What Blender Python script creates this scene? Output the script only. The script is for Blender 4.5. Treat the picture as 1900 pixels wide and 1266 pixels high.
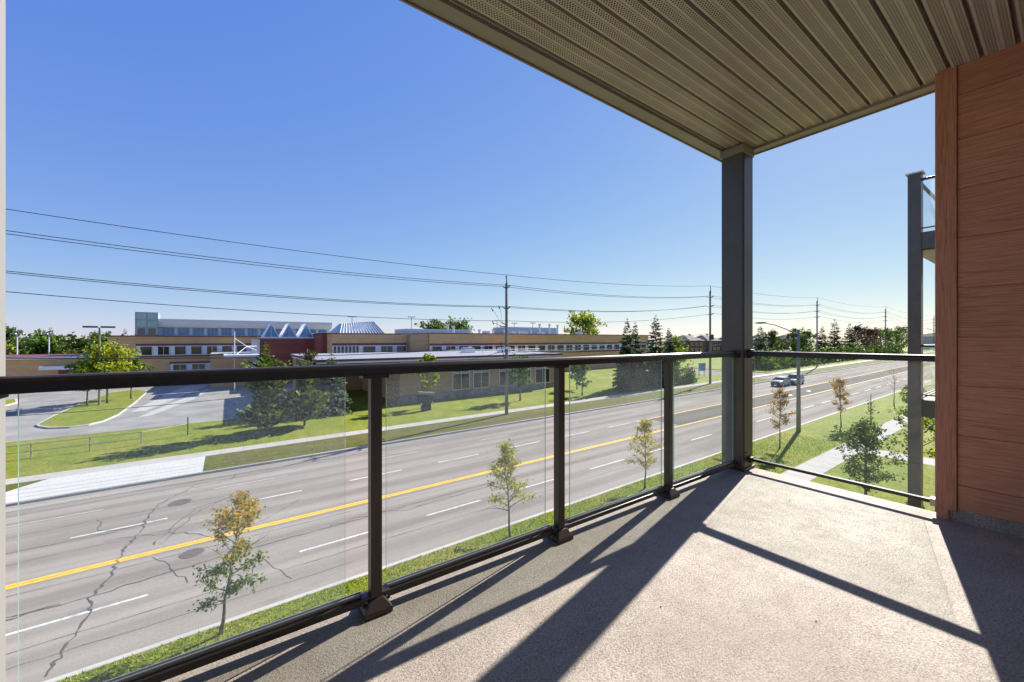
import bpy, math, random
import numpy as np
from mathutils import Vector

# ------------------------------------------------------------------ camera, sky, sun, exposure
scene = bpy.context.scene
for o in list(bpy.data.objects):
    bpy.data.objects.remove(o, do_unlink=True)
COL = scene.collection
R = math.radians
FZ = 7.62            # balcony floor above the road
CAMZ = 8.80
cam = bpy.data.cameras.new('camera')
cam.sensor_width = 36.0
cam.lens = 740.0 / 1900.0 * 36.0
cam.shift_y = -3.0 / 1900.0
cam.clip_start = 0.05
cam.clip_end = 4000.0
camo = bpy.data.objects.new('camera', cam)
camo.location = (0, 0, CAMZ)
camo.rotation_euler = (R(90), 0, -R(35.44))
COL.objects.link(camo)
scene.camera = camo

SUN_AZ, SUN_EL = R(12.9), R(35.0)     # azimuth from +X towards +Y
world = bpy.data.worlds.new('World')
scene.world = world
world.use_nodes = True
wn = world.node_tree
bg = wn.nodes['Background']
sky = wn.nodes.new('ShaderNodeTexSky')
sky.sky_type = 'NISHITA'
sky.sun_disc = False
sky.sun_elevation = SUN_EL
sky.sun_rotation = math.pi / 2 - SUN_AZ
sky.altitude = 200
sky.air_density = 0.9
sky.dust_density = 0.12
sky.ozone_density = 3.0
bg.inputs['Strength'].default_value = 0.1
# clear late-summer sky: the physical sky, evenly graded over the whole dome towards a fuller blue
sep = wn.nodes.new('ShaderNodeSeparateColor')
comb = wn.nodes.new('ShaderNodeCombineColor')
wn.links.new(sky.outputs['Color'], sep.inputs[0])
for i, (gam, k) in enumerate(((.84, .86), (.67, .82), (.17, .89))):
    a_ = wn.nodes.new('ShaderNodeMath'); a_.operation = 'MULTIPLY'; a_.inputs[1].default_value = .12
    p_ = wn.nodes.new('ShaderNodeMath'); p_.operation = 'POWER'; p_.inputs[1].default_value = gam
    m_ = wn.nodes.new('ShaderNodeMath'); m_.operation = 'MULTIPLY'; m_.inputs[1].default_value = k * 3.42
    wn.links.new(sep.outputs[i], a_.inputs[0]); wn.links.new(a_.outputs[0], p_.inputs[0])
    wn.links.new(p_.outputs[0], m_.inputs[0]); wn.links.new(m_.outputs[0], comb.inputs[i])
wn.links.new(comb.outputs[0], bg.inputs['Color'])

sun = bpy.data.lights.new('sun', 'SUN')
sun.energy = 3.7
sun.angle = R(0.5)
sun.color = (1.0, 0.945, 0.86)
suno = bpy.data.objects.new('sun', sun)
sd = Vector((math.cos(SUN_EL) * math.cos(SUN_AZ), math.cos(SUN_EL) * math.sin(SUN_AZ), math.sin(SUN_EL)))
suno.rotation_euler = (-sd).to_track_quat('-Z', 'Y').to_euler()
suno.location = (40, 20, 60)
COL.objects.link(suno)

vs = scene.view_settings
vs.view_transform = 'Standard'
vs.look = 'None'
vs.exposure = 1.55
vs.gamma = 1.0
vs.use_curve_mapping = False
scene.render.engine = 'CYCLES'
scene.cycles.max_bounces = 10
scene.cycles.diffuse_bounces = 6
scene.cycles.transparent_max_bounces = 24
scene.cycles.use_denoising = True
scene.cycles.caustics_reflective = False
scene.cycles.caustics_refractive = False
scene.cycles.sample_clamp_indirect = 6.0

rng = random.Random(7)
nrg = np.random.default_rng(11)


def zg(x):
    return 0.011 * max(-150.0, min(260.0, x))


# ------------------------------------------------------------------ materials
def newmat(name, col=(.5, .5, .5), rough=.6, metal=0.0, spec=.5):
    m = bpy.data.materials.new(name)
    m.use_nodes = True
    b = m.node_tree.nodes['Principled BSDF']
    b.inputs['Base Color'].default_value = (*col, 1)
    b.inputs['Roughness'].default_value = rough
    b.inputs['Metallic'].default_value = metal
    b.inputs['Specular IOR Level'].default_value = spec
    return m


def nd(m, t, **kw):
    n = m.node_tree.nodes.new(t)
    for k, v in kw.items():
        setattr(n, k, v)
    return n


def lk(m, a, b):
    m.node_tree.links.new(a, b)


def bsdf(m):
    return m.node_tree.nodes['Principled BSDF']


def coords(m, scale=(1, 1, 1), rot=(0, 0, 0)):
    tc = nd(m, 'ShaderNodeTexCoord')
    mp = nd(m, 'ShaderNodeMapping')
    mp.inputs['Scale'].default_value = scale
    mp.inputs['Rotation'].default_value = rot
    lk(m, tc.outputs['Object'], mp.inputs['Vector'])
    return mp.outputs['Vector']


def noise(m, scale, detail=4, rough=.55, stretch=(1, 1, 1)):
    n = nd(m, 'ShaderNodeTexNoise')
    n.inputs['Scale'].default_value = scale
    n.inputs['Detail'].default_value = detail
    n.inputs['Roughness'].default_value = rough
    lk(m, coords(m, stretch), n.inputs['Vector'])
    return n.outputs['Fac']


def ramp(m, fac, stops):
    r = nd(m, 'ShaderNodeValToRGB')
    el = r.color_ramp.elements
    while len(el) < len(stops):
        el.new(.5)
    for e, (p, c) in zip(el, stops):
        e.position = p
        e.color = (*c, 1) if len(c) == 3 else c
    lk(m, fac, r.inputs['Fac'])
    return r.outputs['Color']


def mixc(m, fac, a, b, mode='MIX'):
    x = nd(m, 'ShaderNodeMix', data_type='RGBA', blend_type=mode)
    if isinstance(fac, float):
        x.inputs[0].default_value = fac
    else:
        lk(m, fac, x.inputs[0])
    for i, v in ((6, a), (7, b)):
        if isinstance(v, tuple):
            x.inputs[i].default_value = (*v, 1)
        else:
            lk(m, v, x.inputs[i])
    return x.outputs[2]


def mth(m, op, a, b=None):
    n = nd(m, 'ShaderNodeMath', operation=op)
    for i, v in enumerate((a, b)):
        if v is None:
            continue
        if isinstance(v, (int, float)):
            n.inputs[i].default_value = v
        else:
            lk(m, v, n.inputs[i])
    return n.outputs[0]


def bump(m, h, strength=.3, dist=.01):
    b = nd(m, 'ShaderNodeBump')
    b.inputs['Strength'].default_value = strength
    b.inputs['Distance'].default_value = dist
    lk(m, h, b.inputs['Height'])
    lk(m, b.outputs['Normal'], bsdf(m).inputs['Normal'])


def setcol(m, c):
    lk(m, c, bsdf(m).inputs['Base Color'])


def scl(c, k):
    return tuple(min(1, v * k) for v in c)


def mottled(name, col, scale, var=.25, rough=.7, stretch=(1, 1, 1), bs=0.0, bscale=None, detail=5, **kw):
    m = newmat(name, col, rough, **kw)
    f = noise(m, scale, detail, .6, stretch)
    setcol(m, ramp(m, f, [(.28, scl(col, 1 - var)), (.72, scl(col, 1 + var))]))
    if bs:
        bump(m, noise(m, bscale or scale * 4, 4), bs, .02)
    return m


def leafmat(name, cols, trans=.35, rough=.55):
    m = newmat(name, cols[0], rough, spec=.08)
    g = nd(m, 'ShaderNodeNewGeometry')
    cols = [scl(c_, 1.45) for c_ in cols]
    n = len(cols)
    c = ramp(m, g.outputs['Random Per Island'], [((i + .5) / n, cc) for i, cc in enumerate(cols)])
    setcol(m, c)
    tr = nd(m, 'ShaderNodeBsdfTranslucent')
    lk(m, mixc(m, 1.0, c, (1.0, 1.0, .55), 'MULTIPLY'), tr.inputs['Color'])
    mx = nd(m, 'ShaderNodeMixShader')
    mx.inputs[0].default_value = trans
    out = m.node_tree.nodes['Material Output']
    lk(m, bsdf(m).outputs[0], mx.inputs[1])
    lk(m, tr.outputs[0], mx.inputs[2])
    lk(m, mx.outputs[0], out.inputs['Surface'])
    return m


MAT = {}


def build_materials():
    # balcony deck: troweled vinyl coating with a wormy relief
    m = newmat('deck_coating', rough=.62, spec=.3)
    mot = noise(m, 2.2, 5, .6)
    base = ramp(m, mot, [(.28, (.43, .365, .305)), (.52, (.52, .45, .385)), (.74, (.60, .53, .465))])
    v = nd(m, 'ShaderNodeTexVoronoi', feature='DISTANCE_TO_EDGE')
    v.inputs['Scale'].default_value = 85
    warp = nd(m, 'ShaderNodeTexNoise')
    warp.inputs['Scale'].default_value = 28
    warp.inputs['Detail'].default_value = 3
    cc = coords(m)
    lk(m, cc, warp.inputs['Vector'])
    lk(m, mixc(m, .055, cc, warp.outputs['Color']), v.inputs['Vector'])
    crease = ramp(m, v.outputs['Distance'], [(.0, (0, 0, 0)), (.11, (1, 1, 1))])
    patch = noise(m, 14, 3)
    crease2 = mixc(m, ramp(m, patch, [(.38, (1, 1, 1)), (.62, (.25, .25, .25))]), (1.0, 1.0, 1.0), crease)
    c = mixc(m, .22, base, crease2, 'MULTIPLY')
    fine = noise(m, 105, 5, .72)
    c = mixc(m, .75, c, ramp(m, fine, [(.38, (.36, .35, .34)), (.56, (1, 1, 1))]), 'MULTIPLY')
    stain = noise(m, .9, 6, .65, (1, 2.2, 1))
    c = mixc(m, ramp(m, stain, [(.42, (0, 0, 0)), (.75, (.5, .5, .5))]), c, (.27, .215, .165))
    sy = nd(m, 'ShaderNodeSeparateXYZ')
    lk(m, coords(m), sy.inputs[0])
    edge = mth(m, 'ADD', sy.outputs[1], mth(m, 'MULTIPLY', noise(m, 2.6, 5, .7), .9))
    c = mixc(m, ramp(m, mth(m, 'SUBTRACT', edge, 1.2), [(.45, (0, 0, 0)), (.95, (.5, .5, .5))]), c, (.20, .165, .11))
    setcol(m, c)
    h = mth(m, 'ADD', mth(m, 'MULTIPLY', crease2, .4), mth(m, 'MULTIPLY', fine, 1.6))
    bump(m, h, .8, .005)
    MAT['deck'] = m

    MAT['bronze'] = mottled('bronze_powder_coat', (.022, .0155, .013), 30, .2, .33, bs=.04, bscale=500, spec=.5)
    MAT['bronze_post'] = mottled('bronze_post_paint', (.045, .031, .026), 30, .15, .38, bs=.04, bscale=500)
    MAT['column'] = mottled('charcoal_column_cladding', (.08, .066, .062), 6, .15, .36, bs=.03, bscale=200)
    MAT['seam'] = newmat('siding_joint', (.62, .36, .25), .6)
    MAT['steel'] = newmat('bracket_steel', (.35, .34, .33), .35, 1.0)
    MAT['gasket'] = newmat('glazing_gasket', (.34, .33, .31), .35, .6)
    MAT['deck_curb'] = mottled('membrane_upstand', (.16, .155, .15), 9, .4, .8, bs=.5, bscale=60)

    # soffit: ribbed, perforated aluminium
    m = newmat('soffit_aluminium', (.30, .265, .215), .42, spec=.45)
    tc = nd(m, 'ShaderNodeTexCoord')
    sp = nd(m, 'ShaderNodeSeparateXYZ')
    lk(m, tc.outputs['Object'], sp.inputs[0])
    x, y = sp.outputs[0], sp.outputs[1]
    row = mth(m, 'FLOOR', mth(m, 'DIVIDE', y, .0115))
    off = mth(m, 'MULTIPLY', mth(m, 'MODULO', row, 2.0), .5)
    u = mth(m, 'SUBTRACT', mth(m, 'FRACT', mth(m, 'ADD', mth(m, 'DIVIDE', x, .0185), off)), .5)
    w = mth(m, 'MULTIPLY', mth(m, 'SUBTRACT', mth(m, 'FRACT', mth(m, 'DIVIDE', y, .0115)), .5), .63)
    d = mth(m, 'SQRT', mth(m, 'ADD', mth(m, 'MULTIPLY', u, u), mth(m, 'MULTIPLY', w, w)))
    dot = mth(m, 'LESS_THAN', d, .29)

    def band(a, b):
        return mth(m, 'MULTIPLY', mth(m, 'GREATER_THAN', y, a), mth(m, 'LESS_THAN', y, b))
    msk = mth(m, 'ADD', band(.0230, .0575), band(.0805, .1265))
    dotm = mth(m, 'MULTIPLY', dot, msk)
    cb = ramp(m, noise(m, 3, 4), [(.3, (.43, .355, .325)), (.7, (.52, .435, .40))])
    setcol(m, mixc(m, dotm, cb, (.022, .019, .017)))
    MAT['soffit'] = m
    MAT['soffit_trim'] = mottled('soffit_trim_aluminium', (.25, .207, .19), 3, .12, .4)

    # wood-look siding, per board tint
    def siding(name, stretch):
        m = newmat(name, rough=.5, spec=.35)
        f = noise(m, 8.0, 8, .72, stretch)
        g = noise(m, 1.3, 3, .5, stretch)
        oi = nd(m, 'ShaderNodeObjectInfo')
        c1 = ramp(m, f, [(.35, (.29, .105, .063)), (.5, (.50, .21, .13)), (.65, (.68, .32, .205))])
        c2 = mixc(m, ramp(m, g, [(.4, (0, 0, 0)), (.65, (.45, .45, .45))]), c1, (.58, .26, .15))
        hs = nd(m, 'ShaderNodeHueSaturation')
        lk(m, c2, hs.inputs['Color'])
        lk(m, mth(m, 'ADD', mth(m, 'MULTIPLY', oi.outputs['Random'], .16), .92), hs.inputs['Value'])
        setcol(m, hs.outputs[0])
        bump(m, f, .25, .004)
        return m
    MAT['siding'] = siding('woodgrain_siding', (1, .7, 28))
    MAT['siding_v'] = siding('woodgrain_corner_board', (1, 30, .8))

    # glass: clear, faintly reflective, dusty
    def glass(name, dust_lo, dust_hi, tint, dc):
        m = bpy.data.materials.new(name)
        m.use_nodes = True
        nt = m.node_tree
        nt.nodes.remove(nt.nodes['Principled BSDF'])
        out = nt.nodes['Material Output']
        tp = nd(m, 'ShaderNodeBsdfTransparent')
        tp.inputs['Color'].default_value = (*tint, 1)
        gl = nd(m, 'ShaderNodeBsdfGlossy')
        gl.inputs['Roughness'].default_value = .0
        fr = nd(m, 'ShaderNodeFresnel')
        ge = nd(m, 'ShaderNodeNewGeometry')
        lk(m, mth(m, 'SUBTRACT', 1.45, mth(m, 'MULTIPLY', ge.outputs['Backfacing'], 1.45 - 1 / 1.45)), fr.inputs['IOR'])
        mx = nd(m, 'ShaderNodeMixShader')
        lk(m, mth(m, 'MULTIPLY', fr.outputs[0], .45), mx.inputs[0])
        lk(m, tp.outputs[0], mx.inputs[1])
        lk(m, gl.outputs[0], mx.inputs[2])
        df = nd(m, 'ShaderNodeBsdfDiffuse')
        df.inputs['Color'].default_value = (dc, dc * 1.06, dc * 1.13, 1)
        tl = nd(m, 'ShaderNodeBsdfTranslucent')
        tl.inputs['Color'].default_value = (dc, dc * 1.06, dc * 1.13, 1)
        ds = nd(m, 'ShaderNodeAddShader')
        lk(m, df.outputs[0], ds.inputs[0])
        lk(m, tl.outputs[0], ds.inputs[1])
        sp = noise(m, 120, 3, .7)
        cl = noise(m, 3.2, 4, .6)
        a = ramp(m, sp, [(.48, (0, 0, 0)), (.72, (1, 1, 1))])
        b = ramp(m, cl, [(.3, (.35, .35, .35)), (.7, (1, 1, 1))])
        fac = mth(m, 'ADD', dust_lo, mth(m, 'MULTIPLY', mth(m, 'MULTIPLY', a, b), dust_hi - dust_lo))
        m2 = nd(m, 'ShaderNodeMixShader')
        lk(m, fac, m2.inputs[0])
        lk(m, mx.outputs[0], m2.inputs[1])
        lk(m, ds.outputs[0], m2.inputs[2])
        lk(m, m2.outputs[0], out.inputs['Surface'])
        return m
    MAT['glass'] = glass('dusty_rail_glass', .02, .19, (.955, .975, .965), .62)
    MAT['glass_side'] = glass('dusty_side_glass', .006, .06, (.955, .975, .965), .35)
    MAT['glass_edge'] = newmat('polished_glass_edge', (.22, .42, .37), .15)
    bsdf(MAT['glass_edge']).inputs['Transmission Weight'].default_value = .35

    # ground surfaces
    m = newmat('asphalt', rough=.9, spec=.04)
    a = noise(m, 1.0, 6, .65, (.035, 1.15, 1))
    b = noise(m, .35, 5, .6, (.2, .6, 1))
    c = noise(m, 22, 6, .8)
    col = ramp(m, a, [(.34, (.24, .21, .18)), (.5, (.325, .288, .25)), (.66, (.40, .36, .317))])
    col = mixc(m, .5, col, ramp(m, b, [(.35, (.25, .22, .19)), (.65, (.385, .345, .305))]))
    col = mixc(m, .45, col, ramp(m, c, [(.36, (.45, .44, .43)), (.6, (1, 1, 1))]), 'MULTIPLY')
    wv = nd(m, 'ShaderNodeTexWave', wave_type='BANDS', bands_direction='Y')
    wv.inputs['Scale'].default_value = .171
    wv.inputs['Distortion'].default_value = 1.2
    wv.inputs['Detail'].default_value = 3
    lk(m, coords(m, (.03, 1, 1)), wv.inputs['Vector'])
    col = mixc(m, .42, col, ramp(m, wv.outputs['Fac'], [(.1, (.62, .61, .6)), (.75, (1, 1, 1))]), 'MULTIPLY')
    pt = noise(m, .5, 6, .7, (.35, 1, 1))
    col = mixc(m, ramp(m, pt, [(.60, (0, 0, 0)), (.72, (.5, .5, .5))]), col, (.15, .135, .12))
    setcol(m, col)
    bump(m, c, .35, .01)
    MAT['asphalt'] = m
    MAT['dark_asphalt'] = mottled('dark_median_asphalt', (.16, .145, .132), 1.0, .25, .9, (.06, 1, 1), .2, 60, spec=.03)
    MAT['lot_asphalt'] = mottled('worn_lot_asphalt', (.27, .255, .24), .3, .25, .9, (1, 1, 1), .2, 40, detail=8, spec=.1)
    MAT['lot_patch'] = mottled('pale_concrete_dust', (.40, .39, .38), .9, .2, .85)
    MAT['concrete'] = mottled('pale_concrete', (.40, .375, .34), 1.2, .1, .85, bs=.15, bscale=50, spec=.1)
    MAT['new_concrete'] = mottled('new_white_concrete', (.50, .48, .45), .8, .05, .9, spec=.1)
    MAT['kerb'] = mottled('kerb_concrete', (.44, .41, .37), 2, .18, .85, (.3, 1, 1), .2, 40)
    MAT['crack'] = newmat('crack_sealant', (.075, .07, .066), .8)
    MAT['white_paint'] = mottled('road_white_paint', (.55, .535, .51), 5, .42, .8, detail=8)
    MAT['faded_paint'] = mottled('faded_white_paint', (.40, .375, .345), 5, .3, .8, detail=8)
    MAT['yellow_paint'] = mottled('road_yellow_paint', (.76, .43, .03), 4, .28, .8, detail=8)
    MAT['iron'] = mottled('cast_iron', (.16, .135, .12), 40, .4, .7, bs=.8, bscale=25)

    def grassm(name, g1, g2, dry, dryamt, sc=.22):
        m = newmat(name, rough=.85, spec=.15)
        f = noise(m, 5.5, 8, .78)
        s = noise(m, 26, 5, .75)
        l = noise(m, sc, 6, .68)
        c = ramp(m, f, [(.36, g1), (.64, g2)])
        c = mixc(m, .7, c, ramp(m, s, [(.36, (.3, .32, .25)), (.6, (1, 1, 1))]), 'MULTIPLY')
        c = mixc(m, ramp(m, l, [(.44, (0, 0, 0)), (.70, (dryamt,) * 3)]), c, dry)
        w2 = noise(m, .9, 6, .7)
        c = mixc(m, .55, c, ramp(m, w2, [(.36, (.55, .62, .45)), (.6, (1, 1, 1))]), 'MULTIPLY')
        setcol(m, c)
        bump(m, mth(m, 'ADD', f, s), .9, .06)
        return m
    MAT['lawn'] = grassm('lawn_grass', (.13, .175, .012), (.33, .385, .035), (.36, .29, .07), .7)
    MAT['boulevard'] = grassm('boulevard_grass', (.09, .105, .015), (.22, .22, .04), (.17, .12, .06), .9, .5)
    MAT['field'] = grassm('far_field_grass', (.07, .11, .025), (.14, .18, .04), (.24, .2, .07), .5, .03)
    MAT['blade'] = leafmat('grass_blade', [(.10, .15, .012), (.17, .23, .02), (.26, .30, .03), (.34, .32, .06)], .35, .5)

    # vegetation
    MAT['bark'] = mottled('grey_bark', (.16, .125, .1), 9, .4, .9, (1, 1, .25), .5, 40)
    MAT['twig'] = mottled('dry_twig', (.2, .165, .14), 9, .3, .9)
    MAT['leaf_autumn'] = leafmat('turning_leaves', [(.11, .14, .02), (.2, .21, .025), (.40, .29, .025), (.5, .30, .02), (.34, .15, .02)], .5)
    MAT['leaf_olive'] = leafmat('olive_leaves', [(.13, .16, .025), (.22, .25, .04), (.34, .33, .06), (.27, .23, .05)], .5)
    MAT['leaf_rust'] = leafmat('rusty_leaves', [(.18, .09, .025), (.3, .16, .04), (.4, .22, .06), (.16, .13, .03)], .45)
    MAT['leaf_green'] = leafmat('green_leaves', [(.03, .065, .014), (.055, .10, .02), (.09, .15, .03), (.13, .19, .04)])
    MAT['leaf_dark'] = leafmat('dark_leaves', [(.028, .05, .014), (.045, .08, .02), (.075, .115, .028), (.11, .15, .035)], .35)
    MAT['leaf_yellow'] = leafmat('yellow_green_leaves', [(.2, .24, .02), (.32, .34, .03), (.45, .42, .03), (.14, .19, .025)], .4)
    MAT['leaf_maroon'] = leafmat('maroon_leaves', [(.05, .025, .03), (.08, .035, .04), (.12, .06, .05), (.05, .05, .025)], .25)
    MAT['needle'] = leafmat('spruce_needles', [(.03, .055, .025), (.05, .08, .034), (.085, .12, .045), (.13, .16, .06)], .3)
    MAT['needle_blue'] = leafmat('blue_spruce_needles', [(.04, .065, .045), (.065, .095, .07), (.10, .135, .10), (.15, .18, .13)], .3)
    MAT['needle_pine'] = leafmat('pine_needles', [(.04, .065, .022), (.075, .11, .03), (.12, .16, .045), (.18, .21, .06)], .3)

    # buildings
    def brick(name, a, b):
        m = newmat(name, rough=.85, spec=.2)
        f = noise(m, .5, 7, .75, (.8, .8, 5))
        s = noise(m, 2.5, 5, .7, (.5, .5, 4))
        c = ramp(m, f, [(.3, a), (.7, b)])
        c = mixc(m, .35, c, ramp(m, s, [(.35, (.55, .5, .45)), (.65, (1, 1, 1))]), 'MULTIPLY')
        setcol(m, c)
        return m
    MAT['brick'] = brick('buff_brick', (.58, .355, .165), (.74, .485, .25))
    MAT['brick_shade'] = brick('shaded_buff_brick', (.42, .265, .14), (.56, .375, .22))  # darker copy of the buff brick, shade put into its colour
    MAT['brick_red'] = brick('maroon_brick', (.22, .065, .052), (.31, .105, .08))
    MAT['stone'] = mottled('stone_base', (.27, .245, .21), 1.6, .45, .9)
    MAT['maroon'] = mottled('maroon_metal', (.17, .045, .045), 1, .12, .5)
    MAT['white_panel'] = mottled('white_panel', (.70, .71, .74), 1, .05, .5)
    MAT['grey_panel'] = mottled('grey_panel', (.44, .47, .49), 1, .1, .6)
    MAT['warm_panel'] = mottled('warm_grey_panel', (.74, .72, .67), 1, .05, .7)
    MAT['white_frame'] = newmat('white_frame', (.86, .87, .88), .5)
    MAT['roof_gravel'] = mottled('pale_flat_roof', (.22, .24, .27), .8, .2, .9)
    MAT['metal_blue'] = mottled('blue_grey_standing_seam', (.27, .33, .39), 1, .08, .4, metal=.3)
    MAT['glass_dark'] = newmat('window_glass', (.02, .025, .03), .06, spec=1.0)
    m = newmat('window_glass_scene', rough=.08, spec=.9)
    oi = nd(m, 'ShaderNodeObjectInfo')
    f = noise(m, 1.4, 4, .6)
    setcol(m, ramp(m, mth(m, 'ADD', mth(m, 'MULTIPLY', f, .7), mth(m, 'MULTIPLY', oi.outputs['Random'], .3)),
                   [(.35, (.015, .018, .015)), (.55, (.04, .045, .025)), (.7, (.10, .05, .035)), (.85, (.12, .12, .10))]))
    MAT['pane'] = m
    MAT['glass_blue'] = mottled('blue_tinted_glass', (.05, .22, .40), .6, .3, .15, spec=.9)
    MAT['glass_teal'] = mottled('pale_teal_glass', (.26, .40, .40), .5, .2, .15, spec=.8)
    MAT['house_brick'] = brick('house_brick', (.13, .07, .055), (.2, .11, .085))
    MAT['shingle'] = mottled('roof_shingle', (.115, .105, .105), 3, .25, .9)
    MAT['pole_wood'] = mottled('weathered_pole', (.20, .19, .165), 4, .25, .9, (1, 1, .15))
    MAT['wire'] = newmat('cable', (.03, .033, .04), .95, spec=.02)
    MAT['dark_metal'] = newmat('dark_fitting', (.04, .04, .042), .5)
    MAT['grey_metal'] = mottled('galvanised_metal', (.30, .30, .30), 3, .12, .5, metal=.4)
    MAT['pale_metal'] = newmat('pale_metal', (.62, .63, .65), .45)
    MAT['silver'] = newmat('silver_car_paint', (.22, .23, .25), .28, .35)
    MAT['white_car'] = newmat('white_car_paint', (.42, .44, .48), .25)
    MAT['tyre'] = newmat('tyre_rubber', (.02, .02, .02), .85)
    MAT['rim'] = newmat('alloy_rim', (.42, .42, .43), .35, .8)
    MAT['black'] = newmat('black_plastic', (.015, .015, .016), .5)
    MAT['lamp_glass'] = newmat('headlight_glass', (.65, .67, .7), .15)
    MAT['sign_blue'] = newmat('blue_sign_face', (.03, .17, .48), .5)
    MAT['privacy'] = mottled('pale_grey_cladding', (.21, .205, .20), 1.5, .08, .55, (1, 1, .2))


build_materials()


# ------------------------------------------------------------------ mesh helpers
WL = {}


class MB:
    def __init__(s):
        s.v, s.f, s.m = [], [], []

    def quad(s, a, b, c, d, mi=0):
        n = len(s.v)
        s.v += [a, b, c, d]
        s.f.append((n, n + 1, n + 2, n + 3))
        s.m.append(mi)

    def poly(s, pts, mi=0):
        n = len(s.v)
        s.v += list(pts)
        s.f.append(tuple(range(n, n + len(pts))))
        s.m.append(mi)

    def box(s, x0, x1, y0, y1, z0, z1, mi=0, top=None):
        n = len(s.v)
        s.v += [(x0, y0, z0), (x1, y0, z0), (x1, y1, z0), (x0, y1, z0),
                (x0, y0, z1), (x1, y0, z1), (x1, y1, z1), (x0, y1, z1)]
        for i, q in enumerate(((0, 3, 2, 1), (4, 5, 6, 7), (0, 1, 5, 4), (1, 2, 6, 5), (2, 3, 7, 6), (3, 0, 4, 7))):
            s.f.append(tuple(n + k for k in q))
            s.m.append(top if (top is not None and i == 1) else mi)

    def bbox(s, x0, x1, y0, y1, z0, z1, b, mi=0):
        # box with chamfered vertical and horizontal edges along its longest direction: chamfer every edge simply
        n = len(s.v)
        pts = []
        for z, e in ((z0, b), (z0 + b, 0), (z1 - b, 0), (z1, b)):
            pts.append([(x0 + e + (b if e == 0 else 0), y0 + e, z), (x1 - e - (b if e == 0 else 0), y0 + e, z),
                        (x1 - e, y0 + e + (b if e == 0 else 0), z), (x1 - e, y1 - e - (b if e == 0 else 0), z),
                        (x1 - e - (b if e == 0 else 0), y1 - e, z), (x0 + e + (b if e == 0 else 0), y1 - e, z),
                        (x0 + e, y1 - e - (b if e == 0 else 0), z), (x0 + e, y0 + e + (b if e == 0 else 0), z)])
        for r in pts:
            s.v += r
        for k in range(3):
            for i in range(8):
                j = (i + 1) % 8
                s.f.append((n + 8 * k + i, n + 8 * k + j, n + 8 * k + 8 + j, n + 8 * k + 8 + i))
                s.m.append(mi)
        s.f.append(tuple(n + i for i in range(7, -1, -1)))
        s.f.append(tuple(n + 24 + i for i in range(8)))
        s.m += [mi, mi]

    def loft(s, rings, mi=0, caps=True):
        n = len(s.v)
        k = len(rings[0])
        for r in rings:
            s.v += [tuple(p) for p in r]
        for a in range(len(rings) - 1):
            for i in range(k):
                j = (i + 1) % k
                s.f.append((n + a * k + i, n + a * k + j, n + (a + 1) * k + j, n + (a + 1) * k + i))
                s.m.append(mi)
        if caps:
            s.f.append(tuple(n + i for i in range(k - 1, -1, -1)))
            s.f.append(tuple(n + (len(rings) - 1) * k + i for i in range(k)))
            s.m += [mi, mi]

    def tube(s, pts, radii, n=6, mi=0, caps=True):
        pts = [Vector(p) for p in pts]
        if not isinstance(radii, (list, tuple)):
            radii = [radii] * len(pts)
        rings = []
        for i, p in enumerate(pts):
            d = (pts[min(i + 1, len(pts) - 1)] - pts[max(i - 1, 0)])
            if d.length < 1e-9:
                d = Vector((0, 0, 1))
            d.normalize()
            up = Vector((0, 0, 1)) if abs(d.z) < .9 else Vector((1, 0, 0))
            a = d.cross(up).normalized()
            b = d.cross(a).normalized()
            rings.append([p + (a * math.cos(2 * math.pi * k / n) + b * math.sin(2 * math.pi * k / n)) * radii[i] for k in range(n)])
        s.loft(rings, mi, caps)

    def cyl(s, c, axis, r, h, n=16, mi=0, r2=None):
        c = Vector(c)
        a = Vector(axis).normalized()
        s.tube([c - a * h / 2, c + a * h / 2], [r, r if r2 is None else r2], n, mi)

    def prism(s, poly, axis, a, b, mi=0):
        # poly: 2D points; axis 'x','y','z' extrusion from a to b
        def P(p, t):
            return {'x': (t, p[0], p[1]), 'y': (p[0], t, p[1]), 'z': (p[0], p[1], t)}[axis]
        s.loft([[P(p, a) for p in poly], [P(p, b) for p in poly]], mi)

    def mesh(s, name, mats, smooth=False):
        me = bpy.data.meshes.new(name)
        me.from_pydata([tuple(p) for p in s.v], [], s.f)
        for k in (mats if isinstance(mats, (list, tuple)) else [mats]):
            me.materials.append(MAT[k])
        me.polygons.foreach_set('material_index', s.m)
        if smooth:
            me.polygons.foreach_set('use_smooth', [True] * len(s.f))
        me.validate()
        me.update()
        return me

    def build(s, name, mats, parent=None, smooth=False, **tags):
        return link(name, s.mesh(name, mats, smooth), parent, (0, 0, 0), **tags)


def link(name, me, parent=None, loc=(0, 0, 0), label=None, category=None, group=None, kind=None):
    o = bpy.data.objects.new(name, me)
    COL.objects.link(o)
    if parent is not None:
        o.parent = parent
        pl = WL[parent.name]
        o.location = (loc[0] - pl[0], loc[1] - pl[1], loc[2] - pl[2])
    else:
        o.location = loc
    WL[o.name] = tuple(loc)
    for k, v in (('label', label), ('category', category), ('group', group), ('kind', kind)):
        if v:
            o[k] = v
    return o


def thing(name, label, cat, loc=(0, 0, 0), group=None):
    o = bpy.data.objects.new(name, None)
    o.empty_display_size = .3
    COL.objects.link(o)
    o.location = loc
    WL[o.name] = tuple(loc)
    o['label'] = label
    o['category'] = cat
    if group:
        o['group'] = group
    return o


def bevel(o, w=.004, seg=2):
    b = o.modifiers.new('bevel', 'BEVEL')
    b.width = w
    b.segments = seg
    b.limit_method = 'ANGLE'
    return o


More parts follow.
